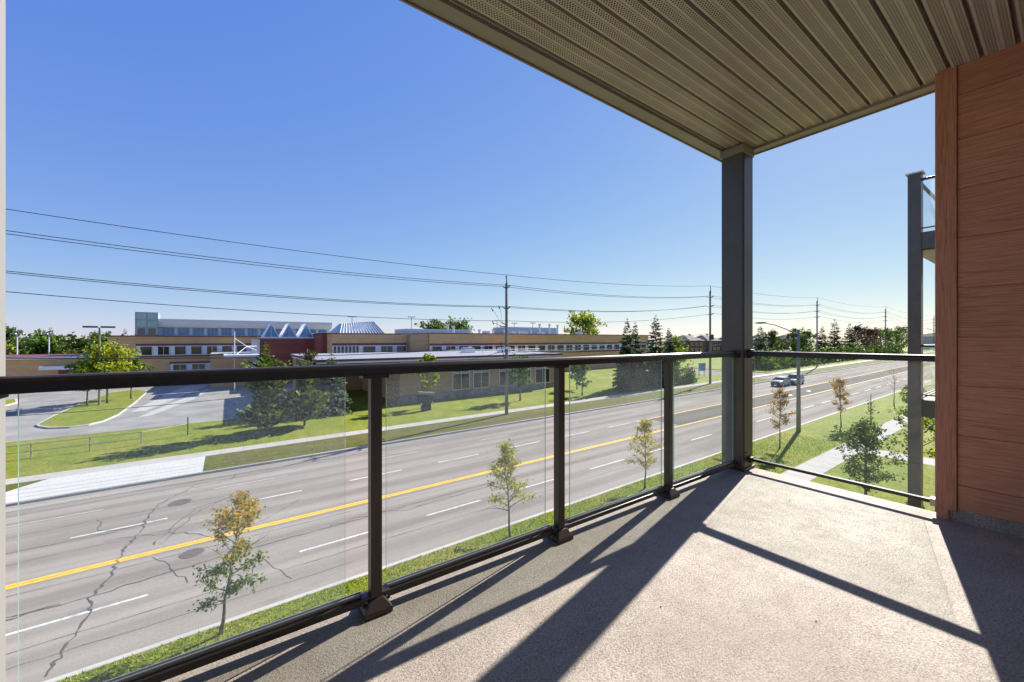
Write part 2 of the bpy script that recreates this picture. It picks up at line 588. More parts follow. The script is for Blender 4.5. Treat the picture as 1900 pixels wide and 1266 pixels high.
def strip(mb, x0, x1, y0, y1, dz, mi=0):
    xs = [x0] + [b for b in (-150., 260.) if x0 < b < x1] + [x1]
    for a, b in zip(xs[:-1], xs[1:]):
        mb.quad((a, y0, zg(a) + dz), (b, y0, zg(b) + dz), (b, y1, zg(b) + dz), (a, y1, zg(a) + dz), mi)


def kerbbox(mb, x0, x1, y0, y1, z0, z1):
    rings = []
    for x in [x0] + [b for b in (-150., 260.) if x0 < b < x1] + [x1]:
        g = zg(x)
        rings.append([(x, y0, g + z0), (x, y1, g + z0), (x, y1, g + z1 - .015), (x, y1 - .015, g + z1), (x, y0 + .015, g + z1), (x, y0, g + z1 - .015)])
    mb.loft(rings)


# ------------------------------------------------------------------ ground, road, pavements
g = MB()
for (a, b) in ((-1500, -150), (-150, 260), (260, 1500)):
    g.quad((a, -400, zg(a) - .06), (b, -400, zg(b) - .06), (b, 1500, zg(b) - .06), (a, 1500, zg(a) - .06))
g.build('ground', 'field', kind='structure')

g = MB()
strip(g, -500, 900, 15.2, 32.9, 0)
road = g.build('road', 'asphalt', kind='structure')

g = MB(); strip(g, -500, 900, -30, 9.0, .12); strip(g, -500, 900, 10.5, 15.0, .12)
g.build('lawn', 'lawn', kind='structure')
g = MB()
strip(g, -500, -10.8, 33.1, 37.4, .12); strip(g, -1.35, 86, 33.1, 37.4, .12); strip(g, 100, 900, 33.1, 37.4, .12)
g.quad((-10.8, 34.9, zg(-10.8) + .12), (-8.9, 37.4, zg(-8.9) + .12), (-10.8, 37.4, zg(-10.8) + .12), (-10.8, 37.4, zg(-10.8) + .12))
g.v.pop(); g.f[-1] = g.f[-1][:3]
g.build('boulevard_lawn', 'boulevard', kind='structure')
g = MB(); strip(g, -500, 86, 38.9, 150, .12); strip(g, 100, 900, 38.9, 150, .12)
g.build('school_lawn', 'lawn', kind='structure')

for nm, y0, y1, xr in (('kerb', 15.0, 15.2, [(-500, 900)]), ('kerb', 32.9, 33.1, [(-500, 86), (100, 900)])):
    g = MB()
    for a, b in xr:
        kerbbox(g, a, b, y0, y1, -.1, .135)
    g.build(nm, 'kerb', kind='structure')


def slabs(name, x0, x1, y0, y1, n, mat, dz=.13):
    p = MB()
    strip(p, x0 - 300, x1 + 500, y0, y1, dz - .012)
    base = p.build(name, 'kerb', kind='structure')
    L = (x1 - x0) / n
    for i in range(n):
        q = MB()
        a, b = x0 + i * L + .012, x0 + (i + 1) * L - .012
        z = zg((a + b) / 2) + dz
        sl = .011 * L / 2
        q.loft([[(a, y0, z - .08 - sl), (a, y1, z - .08 - sl), (a, y1, z - sl), (a, y0, z - sl)],
                [(b, y0, z - .08 + sl), (b, y1, z - .08 + sl), (b, y1, z + sl), (b, y0, z + sl)]])
        q.build('paving_slab', mat, base)
    return base


slabs('far_pavement', -20, 85, 37.4, 38.9, 70, 'concrete')
slabs('near_pavement', -6, 78, 9.0, 10.5, 56, 'concrete')

# concrete driveway apron on the far side, cut into slabs
g = MB()
xs = [-11.6, -8.4, -5.0, -1.37]
g.poly([(-10.95, 33.1, zg(-11) + .118), (-1.37, 33.1, zg(-1.4) + .118), (-1.37, 37.4, zg(-1.4) + .118), (-9.2, 37.4, zg(-9) + .118), (-10.95, 34.9, zg(-11) + .118)])
ap = g.build('driveway_apron', 'kerb', kind='structure')
for pts in ([(-10.93, 33.12), (-7.8, 33.12), (-7.8, 37.38), (-9.2, 37.38), (-10.93, 34.9)],
            [(-7.78, 33.12), (-4.6, 33.12), (-4.6, 37.38), (-7.78, 37.38)],
            [(-4.58, 33.12), (-1.39, 33.12), (-1.39, 37.38), (-4.58, 37.38)]):
    q = MB()
    q.loft([[(x, y, zg(x) + .06) for x, y in pts], [(x, y, zg(x) + .132) for x, y in pts]])
    q.build('concrete_slab', 'new_concrete', ap)

# walks between the pavement and the apartment building
g = MB(); strip(g, 37.6, 39.6, -6, 8.99, .128); g.build('cross_walk_path', 'concrete', kind='structure')
g = MB(); strip(g, 24, 26.6, -6, 8.99, .128); g.build('entrance_path', 'concrete', kind='structure')
# side street mouth
g = MB(); strip(g, 86, 100, 32.91, 150, .02); g.build('side_street', 'asphalt', kind='structure')

# parking lot with islands
g = MB(); strip(g, -90, 10.5, 53, 103.5, .127); lot = g.build('parking_lot', 'lot_asphalt', kind='structure')
isl = [(-15.99, 61.4), (-15.5, 60.2), (-14.4, 58.5), (-12.8, 57.7), (-11.6, 58.2), (-10.8, 59.7), (-10.3, 63.9), (-10.4, 75), (-11.0, 90), (-13, 95), (-15.8, 92), (-16.4, 78.5), (-16.4, 67.9)]
isl2 = [(-24.3, 80), (-24.0, 86), (-25.6, 91), (-31, 92), (-34, 86), (-31, 80)]


def island(pts, nm):
    def inset(k):
        cx = sum(p[0] for p in pts) / len(pts); cy = sum(p[1] for p in pts) / len(pts)
        return [(p[0] + (cx - p[0]) / math.hypot(cx - p[0], cy - p[1]) * k, p[1] + (cy - p[1]) / math.hypot(cx - p[0], cy - p[1]) * k) for p in pts]
    q = MB()
    o, i = pts, inset(.3)
    q.loft([[(x, y, zg(x) + .1) for x, y in o], [(x, y, zg(x) + .27) for x, y in o], [(x, y, zg(x) + .275) for x, y in i], [(x, y, zg(x) + .2) for x, y in i]], caps=False)
    k = q.build('island_kerb', 'kerb', kind='structure')
    q = MB(); q.poly([(x, y, zg(x) + .262) for x, y in i]); q.build(nm, 'lawn', kind='structure')


island(isl, 'island_lawn')
island(isl2, 'island_lawn')
# dusty pale tracks across the lot
for pts in ([(-9.6, 66), (-8.2, 66), (-5.4, 82), (-3, 96), (-6.5, 96), (-8, 84)], [(-8.3, 61), (-7.2, 61.5), (-4.2, 74), (-2.2, 88), (-3, 88), (-5.6, 75)]):
    q = MB(); q.poly([(x, y, zg(x) + .131) for x, y in pts]); q.build('dust_track', 'lot_patch', lot)


# painted markings
def marking(x0, x1, y, w, mat, nm, dz=.004):
    q = MB(); strip(q, x0, x1, y - w / 2, y + w / 2, dz); q.build(nm, mat, road)


for dy in (-.105, .105):
    marking(-120, 34, 22.1 + dy, .17, 'yellow_paint', 'yellow_line')
marking(34, 400, 22.1, .18, 'yellow_paint', 'yellow_line')
marking(34, 400, 25.95, .18, 'yellow_paint', 'yellow_line')
q = MB(); strip(q, 36, 400, 22.25, 25.8, .003); q.build('median_lane', 'dark_asphalt', road)
near = [(-17.5, -14.3), (-11.5, -8.3), (-5.6, -2.25), (2.4, 5.4), (8.0, 11.1), (13.8, 17.0), (19.5, 23.0)] + [(25.6 + 6 * k, 28.9 + 6 * k) for k in range(20)]
far = [(-17.6 + 5.93 * k, -14.3 + 5.93 * k) for k in range(9)]
for a, b in near:
    marking(a, b, 18.52, .13, 'white_paint', 'lane_dash')
for a, b in far:
    marking(a, b, 25.9, .13, 'white_paint', 'lane_dash')
for a, b in [(-8.6, -5.3), (-.7, 3.1), (8.9, 11.9), (17.5, 20.6), (26.2, 29.2)] + [(38 + 9 * k, 41 + 9 * k) for k in range(18)]:
    marking(a, b, 29.3, .12, 'faded_paint', 'faded_lane_dash')
# turn arrows in the median lane
for x, s in ((66.5, 1), (73.5, -1)):
    q = MB(); z = zg(x) + .008
    q.poly([(x - 1.6, 23.6, z), (x - .4, 23.6, z), (x + .6, 24.5, z), (x + .6, 24.0 + .9, z), (x + 1.4, 24.4, z), (x + .6, 23.4 + .4, z), (x - .2, 23.35, z), (x - 1.6, 23.35, z)])
    q.build('turn_arrow', 'white_paint', road)


# cracks: thin sealed ribbons lying on the asphalt
def crack(pts, w=.05, jit=.06, step=.35):
    P = []
    for (a, b) in zip(pts[:-1], pts[1:]):
        n = max(2, int(math.hypot(b[0] - a[0], b[1] - a[1]) / step))
        for i in range(n):
            t = i / n
            P.append((a[0] + (b[0] - a[0]) * t + rng.gauss(0, jit), a[1] + (b[1] - a[1]) * t + rng.gauss(0, jit)))
    P.append(pts[-1])
    q = MB()
    for i in range(len(P) - 1):
        a, b = P[i], P[i + 1]
        dx, dy = b[0] - a[0], b[1] - a[1]
        l = math.hypot(dx, dy) or 1
        w0 = w * rng.uniform(.35, 1.2) / 2
        nx, ny = -dy / l * w0, dx / l * w0
        z = .005
        q.quad((a[0] - nx, a[1] - ny, zg(a[0]) + z), (b[0] - nx, b[1] - ny, zg(b[0]) + z), (b[0] + nx, b[1] + ny, zg(b[0]) + z), (a[0] + nx, a[1] + ny, zg(a[0]) + z))
    q.build('road_crack', 'crack', road)


crack([(-1.65, 30.6), (-3.0, 28.4), (-3.2, 27.2), (-3.3, 24.8), (-3.6, 22.9), (-3.55, 20.9), (-3.85, 19.5), (-3.65, 18.3), (-3.8, 17.2), (-3.9, 15.6)], .075, .05, .2)
crack([(-14, 19.9), (-6.6, 19.55), (-3.8, 19.6), (-.5, 20.0), (4.5, 20.1), (9, 20.3), (22, 20.2)], .07, .05)
crack([(-14, 20.05), (-6.4, 19.7), (-4.6, 19.68)], .08, .04)
for yy, xa, xb, w in ((17.35, -12, 30, .03), (16.45, -12, 4, .03), (21.2, -12, 16, .03), (24.2, -12, 8, .025), (25.55, -12, -4.2, .05), (27.6, -10, 20, .025), (30.9, -12, 40, .03), (19.9, 8, 30, .05)):
    crack([(xa, yy), ((xa + xb) / 2, yy + .1), (xb, yy - .05)], w, .025, .6)
crack([(.5, 27.5), (-1.3, 26.6), (-2.2, 24.4), (-2.6, 22.9)], .06, .06)
crack([(.7, 27.4), (-.9, 26.5), (-1.9, 24.3), (-2.4, 22.8)], .05, .06)
crack([(-4.6, 24.6), (-3.2, 24.4), (-1.6, 23.6), (-.9, 22.6), (-.4, 22.0)], .05, .06)
crack([(-2.6, 21.5), (-2.0, 20.9), (-1.7, 19.8), (-1.2, 18.6)], .06, .06)
crack([(-5.2, 27.6), (-4.9, 26.2), (-4.2, 25.6), (-3.5, 25.7)], .05, .05)
crack([(.9, 19.6), (1.3, 18.2), (1.9, 16.6)], .04, .05)
crack([(.8, 18.6), (.7, 17.4), (.75, 16.4)], .03, .05)
crack([(.5, 31.6), (.1, 30.6), (-.8, 30.4), (-1.6, 30.2)], .06, .06)
crack([(-.4, 20.9), (1.2, 22.6), (3.2, 24.6)], .04, .06)
crack([(3.4, 20.1), (6, 20.4), (7.5, 19.7), (11, 19.9)], .05, .08)
crack([(8.6, 31.5), (10, 30.0), (11.4, 28.6)], .04, .07)
crack([(16, 26), (19, 27.3), (23, 30.5)], .03, .07)
# manhole covers
for (x, y, r) in ((-2.1, 28.0, .5), (-1.2, 21.05, .42)):
    q = MB(); z = zg(x)
    q.cyl((x, y, z + .006), (0, 0, 1), r, .012, 24)
    mh = q.build('manhole_cover', 'iron', road)
    q = MB()
    for k in range(-3, 4):
        hw = math.sqrt(max(.01, (r * .85) ** 2 - (k * r * .24) ** 2))
        q.box(x - hw, x + hw, y + k * r * .24 - .025, y + k * r * .24 + .025, z + .013, z + .022)
    q.build('cover_rib', 'iron', mh)

# near grass blades along the verge below the balcony
N = 52000
px_ = nrg.uniform(-5, 40, N); py_ = nrg.uniform(10.6, 14.98, N)
keep = nrg.uniform(0, 1, N) < np.clip(1.25 - px_ / 45, .2, 1)
px_, py_ = px_[keep], py_[keep]
N = len(px_)
hh = nrg.uniform(.035, .10, N); an = nrg.uniform(0, 6.283, N); wd = nrg.uniform(.012, .03, N)
lean = nrg.normal(0, .035, (N, 2))
zz = .011 * px_ + .115
V = np.zeros((N, 3, 3))
V[:, 0] = np.stack([px_ - np.cos(an) * wd, py_ - np.sin(an) * wd, zz], 1)
V[:, 1] = np.stack([px_ + np.cos(an) * wd, py_ + np.sin(an) * wd, zz], 1)
V[:, 2] = np.stack([px_ + lean[:, 0], py_ + lean[:, 1], zz + hh], 1)


def tri_mesh(name, V, k, mats, mi=None):
    n = len(V)
    me = bpy.data.meshes.new(name)
    me.vertices.add(n * k)
    me.vertices.foreach_set('co', np.ascontiguousarray(V.reshape(-1), dtype=np.float32))
    me.loops.add(n * k)
    me.loops.foreach_set('vertex_index', np.arange(n * k, dtype=np.int32))
    me.polygons.add(n)
    me.polygons.foreach_set('loop_start', np.arange(0, n * k, k, dtype=np.int32))
    me.polygons.foreach_set('loop_total', np.full(n, k, dtype=np.int32))
    for mm in mats:
        me.materials.append(MAT[mm])
    if mi is not None:
        me.polygons.foreach_set('material_index', mi.astype(np.int32))
    me.update(calc_edges=True)
    return me


link('grass', tri_mesh('grass', V, 3, ['blade']), label='short green grass growing on the verge below the balcony', category='grass', kind='stuff')

# ------------------------------------------------------------------ the balcony
# floor slab
g = MB()
g.box(-3.2, 3.94, -.8, 1.88, FZ - .30, FZ)
fl = g.build('balcony_floor', 'deck', kind='structure')

# corner column
def column(name, label, x0, y0, z1, group=None):
    t = thing(name, label, 'column', (x0 + .1, y0 + .095, 0), group)
    q = MB(); q.box(x0, x0 + .2, y0, y0 + .19, -.2, z1); bevel(q.build('shaft', 'column', t), .008)
    q = MB(); q.box(x0 + .018, x0 + .026, y0 - .004, y0 + .001, FZ, z1 - .02); q.build('cladding_seam', 'black', t)
    return t


cc = column('corner_column', 'tall charcoal metal column at the balcony corner, joining floor and ceiling', 3.75, 1.71, FZ + 2.93)
q = MB(); q.bbox(3.735, 3.965, 1.695, 1.915, FZ, FZ + .022, .004); q.build('base_plate', 'bronze_post', cc)
q = MB(); q.box(3.742, 3.958, 1.702, 1.908, FZ + 2.86, FZ + 2.932); bevel(q.build('cap_trim', 'soffit_trim', cc), .004)
for zz_ in (.09, .16):
    q = MB(); q.cyl((3.80, 1.70, FZ + zz_), (0, 1, 0), .007, .014, 8); q.build('bolt', 'steel', cc)


for i, (x, y, lb) in enumerate(((2.0, .62, 'tiny dark leaf fragment on the sunlit middle of the balcony floor'), (3.35, 1.2, 'tiny dark leaf fragment near the side railing shadow'), (1.55, 1.05, 'tiny dark leaf fragment near the big column shadow'))):
    q = MB(); q.poly([(x - .008, y, FZ + .001), (x, y - .004, FZ + .003), (x + .009, y + .002, FZ + .0015), (x + .001, y + .004, FZ + .005)]); q.build('leaf_fragment', 'bark', None, label=lb, category='debris')


# front railing
def profile_rail(mb, axis, a, b, c, z0, z1, hw):
    # rounded-top handrail section extruded along an axis
    pr = [(-hw, z0), (hw, z0), (hw, z1 - .016), (hw * .8, z1 - .005), (hw * .45, z1), (-hw * .45, z1), (-hw * .8, z1 - .005), (-hw, z1 - .016)]
    if axis == 'x':
        mb.loft([[(a, c + p[0], p[1]) for p in pr], [(b, c + p[0], p[1]) for p in pr]])
    else:
        mb.loft([[(c + p[0], a, p[1]) for p in pr], [(c + p[0], b, p[1]) for p in pr]])


RY = 1.77
fr = thing('glass_railing', 'long dark bronze railing with clear glass panes facing the road', 'railing', (1.2, RY, FZ))
q = MB(); profile_rail(q, 'x', -2.4, 3.735, RY + .005, FZ + 1.025, FZ + 1.074, .028); q.build('top_rail', 'bronze', fr)
posts = [-.575, .524, 1.605, 2.71]
for i, x in enumerate(posts):
    q = MB(); q.box(x - .024, x + .024, RY - .024, RY + .024, FZ + .02, FZ + 1.026); p = bevel(q.build('post', 'bronze_post', fr), .003)
    q = MB()
    b0, b1 = .06, .03
    q.loft([[(x - b0, RY - b0, FZ), (x + b0, RY - b0, FZ), (x + b0, RY + b0, FZ), (x - b0, RY + b0, FZ)],
            [(x - b0, RY - b0, FZ + .022), (x + b0, RY - b0, FZ + .022), (x + b0, RY + b0, FZ + .022), (x - b0, RY + b0, FZ + .022)],
            [(x - b1, RY - b1, FZ + .062), (x + b1, RY - b1, FZ + .062), (x + b1, RY + b1, FZ + .062), (x - b1, RY + b1, FZ + .062)]])
    bc = bevel(q.build('base_cover', 'bronze_post', p), .003)
    q = MB(); q.box(x - .058, x + .052, RY - .0295, RY + .036, FZ + 1.012, FZ + 1.0255); q.build('saddle', 'bronze', p)
edges = [(-.575, .524, -.50, .404), (.524, 1.605, .578, 1.511), (1.605, 2.71, 1.706, 2.648), (2.71, 3.75, 2.806, 3.733)]
edges = [(-1.68, -.575, -1.6, -.66)] + edges
for a, b, ga, gb in edges:
    x0, x1 = a + .0245, b - (.0245 if b < 3.7 else .001)
    q = MB(); q.box(x0, x1, RY - .014, RY + .03, FZ + .040, FZ + .068); br = bevel(q.build('bottom_rail', 'bronze', fr), .003)
    q = MB(); q.box(x0 + .03, x1 - .03, RY + .006, RY + .0115, FZ + .0685, FZ + .084); q.box(x0 + .03, x1 - .03, RY + .0245, RY + .029, FZ + .0685, FZ + .084); q.build('glazing_channel', 'gasket', br)
    for xx in (x0, x1 - .036):
        q = MB(); q.box(xx, xx + .036, RY - .02, RY + .036, FZ + .034, FZ + .074); k = bevel(q.build('rail_bracket', 'bronze_post', fr), .003)
        q = MB(); q.cyl((xx + .018, RY - .022, FZ + .055), (0, 1, 0), .005, .006, 8); q.build('screw', 'steel', k)
    q = MB()
    q.box(ga, gb, RY + .014, RY + .022, FZ + .07, FZ + 1.03)
    me = q.mesh('glass_pane', ['glass', 'glass_edge'])
    me.polygons.foreach_set('material_index', [1, 1, 0, 1, 0, 1])
    link('glass_pane', me, fr)
q = MB(); q.box(3.70, 3.7495, RY - .03, RY + .04, FZ + 1.015, FZ + 1.08); k = bevel(q.build('wall_bracket', 'bronze', fr), .004)
q = MB(); q.cyl((3.725, RY - .033, FZ + 1.065), (0, 1, 0), .008, .008, 10); q.build('screw', 'steel', k)

# side railing
RX = 3.865
sr = thing('side_glass_railing', 'short dark railing with one glass pane between corner column and red wall', 'railing', (RX, 1.1, FZ))
q = MB(); profile_rail(q, 'y', .53, 1.70, RX, FZ + 1.03, FZ + 1.076, .028); q.build('top_rail', 'bronze', sr)
q = MB(); q.box(RX - .016, RX + .016, .53, 1.70, FZ + .080, FZ + .104); bevel(q.build('bottom_rail', 'bronze', sr), .003)
q = MB()
q.box(RX - .004, RX + .004, .60, 1.665, FZ + .106, FZ + 1.032)
me = q.mesh('glass_pane', ['glass_side', 'glass_edge'])
me.polygons.foreach_set('material_index', [1, 1, 1, 0, 1, 0])
link('glass_pane', me, sr)
for z0, z1 in ((1.012, 1.09), (.068, .115)):
    q = MB(); q.box(RX - .034, RX + .034, 1.672, 1.7095, FZ + z0, FZ + z1); k = bevel(q.build('rail_bracket', 'bronze', sr), .004)
    q = MB(); q.cyl((RX - .036, 1.69, FZ + (z0 + z1) / 2), (1, 0, 0), .007, .008, 10); q.build('screw', 'steel', k)
q = MB(); q.box(RX - .03, RX + .03, .528, .555, FZ + .066, FZ + .115); q.build('rail_bracket', 'steel', sr)

# clad wall on the right
WX = 3.84
sw = thing('siding_wall', 'reddish brown wood-grain clad wall at the right end of the balcony', 'wall', (4.05, -.2, 0))
q = MB(); q.box(WX + .0105, 4.2, -.8, .515, -.2, FZ + 3.3); q.build('wall_core', 'seam', sw)
q = MB(); q.box(WX - .012, 4.205, .432, .53, FZ + .065, FZ + 2.955); bevel(q.build('corner_board', 'siding_v', sw), .004)
zs = [.083, .24, .563, .883, 1.194, 1.511, 1.835, 2.152, 2.469, 2.755, 2.953]
for a, b in zip(zs[:-1], zs[1:]):
    q = MB(); q.box(WX, WX + .021, -.79, .4285, FZ + a + .0022, FZ + b - .0022); bevel(q.build('plank', 'siding', sw), .002)
q = MB(); q.box(WX + .006, 4.2, -.79, .50, FZ, FZ + .0825); q.build('membrane_upstand', 'deck', sw)
q = MB(); q.box(WX - .008, WX + .06, .47, .525, FZ, FZ + .066); q.build('corner_foot', 'siding_v', sw)

# unseen walls behind and beside the viewer, added pale to bounce light
bw = thing('bounce_rear_wall', 'unseen panelled wall behind the viewer, made pale to bounce light', 'wall', (0, -.85, FZ))
for k in range(10):
    q = MB(); q.box(-2.3, 3.838, -.82, -.80, FZ + .02 + k * .294, FZ + .02 + k * .294 + .289); q.build('plank', 'white_panel', bw)
ew = thing('bounce_end_wall', 'unseen pale panelled wall added at the left end to bounce light', 'wall', (-2.4, .4, FZ))
for k in range(10):
    q = MB(); q.box(-2.34, -2.32, -.79, 1.6, FZ + .02 + k * .294, FZ + .02 + k * .294 + .289); q.build('plank', 'white_panel', ew)

# ceiling
CZ = FZ + 2.945
ce = thing('soffit_ceiling', 'ribbed and perforated tan metal ceiling over the balcony', 'ceiling', (1, .6, CZ))
prof = [(0, .055), (.017, .055), (.019, 0), (.064, 0), (.067, .004), (.073, .004), (.076, 0), (.1375, 0), (.1395, .055)]
q = MB()
n = len(prof)
for (a, b) in zip(prof[:-1], prof[1:]):
    q.quad((-2.6, a[0], a[1]), (-2.6, b[0], b[1]), (3.945, b[0], b[1]), (3.945, a[0], a[1]))
pm = q.mesh('soffit_panel', 'soffit')
ypan = [.878 + .14 * k for k in range(-12, 8)]
for y in ypan:
    link('soffit_panel', pm, ce, (0, y, CZ))
for a, b, z in ((-2.6, 1.98, CZ - .021), (1.97, 4.03, CZ - .0225)):
    q = MB(); q.box(a, b, 1.888, 1.985, z, CZ + .02); bevel(q.build('front_trim', 'soffit_trim', ce), .003)
q = MB(); q.box(3.94, 4.032, .50, 1.886, CZ - .0205, CZ + .02); bevel(q.build('side_trim', 'soffit_trim', ce), .003)
q = MB(); q.box(-2.6, 4.04, 1.987, 1.998, CZ - .03, CZ + .32); q.box(4.036, 4.046, .5, 1.998, CZ - .03, CZ + .32); q.build('fascia', 'soffit_trim', ce)
q = MB(); q.box(-2.6, 4.034, -.8, 1.986, CZ + .075, CZ + .32); q.build('slab', 'deck_curb', ce)

# pale clad end wall beyond the railing on the left
pv = thing('pale_cladding_wall', 'pale grey clad wall edge beyond the railing at the far left', 'wall', (-1.1, 2.1, 0))
q = MB(); q.box(-1.5, -.598, 1.95, 2.05, -.2, FZ + 3.3); bevel(q.build('panel', 'privacy', pv), .01)
q = MB(); q.box(-.61, -.5945, 1.944, 1.965, -.2, FZ + 3.3); q.build('edge_trim', 'privacy', pv)

# next balcony along the facade
nb = thing('neighbouring_balcony', 'stacked balconies with a dark column further along the building, past the red wall', 'balcony', (12, 1.2, 0))
q = MB(); q.box(11.0, 11.2, 1.71, 1.90, -.2, FZ + 4.44); bevel(q.build('column', 'column', nb), .008)
q = MB(); q.box(10.97, 11.23, 1.68, 1.93, FZ + 4.44, FZ + 4.465); q.build('column_cap', 'pale_metal', nb)
for fz in (FZ, FZ + 3.27):
    q = MB(); q.box(11.02, 16.5, -.8, 1.86, fz - .33, fz); q.build('slab', 'column', nb)
    if fz == FZ:
        q = MB(); q.box(11.05, 16.4, -.78, 1.84, fz + 0.001, fz + .004); q.build('floor_coating', 'deck', nb)
    for k in range(12):
        link('soffit_panel', pm2 := pm, nb, (13.6, .02 + .14 * k, fz - .345)) if False else None
    q = MB(); profile_rail(q, 'y', -.8, 1.71, 11.1, fz + 1.03, fz + 1.075, .028); q.build('top_rail', 'bronze', nb)
    q = MB(); q.box(11.085, 11.115, -.8, 1.71, fz + .08, fz + .105); q.build('bottom_rail', 'bronze', nb)
    q = MB(); q.box(11.096, 11.104, -.75, 1.6, fz + .107, fz + 1.03); q.build('glass_pane', 'glass', nb)
    q = MB(); profile_rail(q, 'x', 11.2, 16.4, RY, fz + 1.03, fz + 1.075, .028); q.build('top_rail', 'bronze', nb)
    q = MB(); q.box(11.2, 16.4, RY - .015, RY + .015, fz + .04, fz + .066); q.build('bottom_rail', 'bronze', nb)
    q = MB(); q.box(11.3, 16.3, RY - .004, RY + .004, fz + .068, fz + 1.03); q.build('glass_pane', 'glass', nb)
for k in range(16):
    q = MB(); q.box(11.08 + k * .32, 11.08 + k * .32 + .30, -.75, 1.8, FZ + 2.915, FZ + 2.93); q.build('soffit_panel', 'soffit_trim', nb)
q = MB(); q.box(11.0, 17, -1.2, -.8, -.2, FZ + 6.5); q.build('facade', 'siding', nb)
q = MB(); q.tube([(11.35, 1.55, FZ - .33), (11.35, 1.55, .2)], .02, 6); q.build('downpipe', 'dark_metal', nb)


# ------------------------------------------------------------------ vegetation builders
def quads_mesh(name, P, A, B, mats, mi=None):
    V = np.stack([P - B * .5, P + A * .55 - B * .35, P + A, P + A * .45 + B * .6], 1)
    return tri_mesh(name, V, 4, mats, mi)


def rot_dir(n, up=0.0):
    v = nrg.normal(0, 1, (n, 3))
    v[:, 2] += up
    return v / np.linalg.norm(v, axis=1)[:, None]


def leaves(P, size):
    n = len(P)
    A = rot_dir(n, -.25)
    B = np.cross(A, rot_dir(n))
    B /= np.linalg.norm(B, axis=1)[:, None] + 1e-9
    s = size * nrg.uniform(.6, 1.35, n)[:, None]
    return P, A * s, B * s * .75


def broadleaf(name, label, x, y, h, cb, cr, nb, nl, ls, mat, group=None, twigs=3, bare=0.0, lean=(0, 0), shape='oval', tr=None, bark='bark', dz=.1, cat='tree', split=None):
    z0 = zg(x) + dz
    t = thing(name, label, cat, (x, y, z0), group)
    q = MB()
    tr = tr or .018 * h + .012
    nseg = 7
    path, rad = [], []
    for i in range(nseg + 1):
        s = i / nseg
        path.append(Vector((x + lean[0] * s + rng.gauss(0, .012 * h) * s, y + lean[1] * s + rng.gauss(0, .012 * h) * s, z0 - .1 + (h * .93 + .1) * s)))
        rad.append(tr * (1 - .86 * s) * (1.35 if i == 0 else 1))
    q.tube(path, rad, 7)

    def at(s):
        f = s * nseg
        i = min(int(f), nseg - 1)
        return path[i].lerp(path[i + 1], f - i)
    pts = []
    ang = rng.uniform(0, 6.28)
    for k in range(nb):
        s = cb + (0.97 - cb) * ((k + rng.random()) / nb)
        u = (s - cb) / (1 - cb)
        if shape == 'oval':
            L = cr * (math.sin(math.pi * min(1, .18 + .8 * u)) ** .7)
        elif shape == 'round':
            L = cr * math.sqrt(max(.06, 1 - (2 * u - .85) ** 2 * .85))
        else:
            L = cr * (1.05 - u * .8)
        L *= rng.uniform(.65, 1.12)
        ang += 2.4 + rng.uniform(-.4, .4)
        el = rng.uniform(.25, .75) + .5 * u
        d = Vector((math.cos(ang) * math.cos(el), math.sin(ang) * math.cos(el), math.sin(el)))
        p = at(s)
        bp, br = [p], [tr * (1 - .8 * s) * .55]
        cur = p.copy()
        for j in range(4):
            d = (d + Vector((rng.gauss(0, .14), rng.gauss(0, .14), rng.gauss(-.02, .12)))).normalized()
            cur = cur + d * L / 4
            bp.append(cur.copy()); br.append(br[0] * (1 - .22 * (j + 1)) + .002)
        q.tube(bp, br, 4, caps=False)
        isbare = rng.random() < bare
        for j in range(twigs):
            f = rng.uniform(.35, 1.0) * 4
            i0 = min(int(f), 3)
            b0 = bp[i0].lerp(bp[i0 + 1], f - i0)
            td = (d + Vector((rng.gauss(0, .7), rng.gauss(0, .7), rng.gauss(.15, .5)))).normalized()
            tl = L * rng.uniform(.25, .5)
            e = b0 + td * tl
            m_ = b0 + td * tl * .5 + Vector((rng.gauss(0, .05), rng.gauss(0, .05), rng.gauss(0, .05))) * tl
            q.tube([b0, m_, e], [br[0] * .35, br[0] * .25, .002], 3, caps=False)
            if not isbare:
                pts += [b0.lerp(m_, rng.random()) for _ in range(2)] + [m_.lerp(e, rng.random()) for _ in range(4)] + [e]
        if not isbare:
            for j in range(5):
                f = rng.uniform(.35, 1) * 4
                i0 = min(int(f), 3)
                pts.append(bp[i0].lerp(bp[i0 + 1], f - i0))
    q.build('trunk', bark, t, smooth=True)
    if nl and pts:
        C = np.array([tuple(p) for p in pts])
        P = C[nrg.integers(0, len(C), nl)] + nrg.normal(0, 1, (nl, 3)) * np.array([1, 1, .8]) * cr * .085
        P_, A, B = leaves(P, ls)
        mats = mat if isinstance(mat, list) else [mat]
        mi = None
        if len(mats) > 1:
            mi = nrg.integers(0, len(mats), nl)
            if split:
                mi = split(P, z0, h)
        link('crown', quads_mesh('crown', P_, A, B, mats, mi), t)
    return t


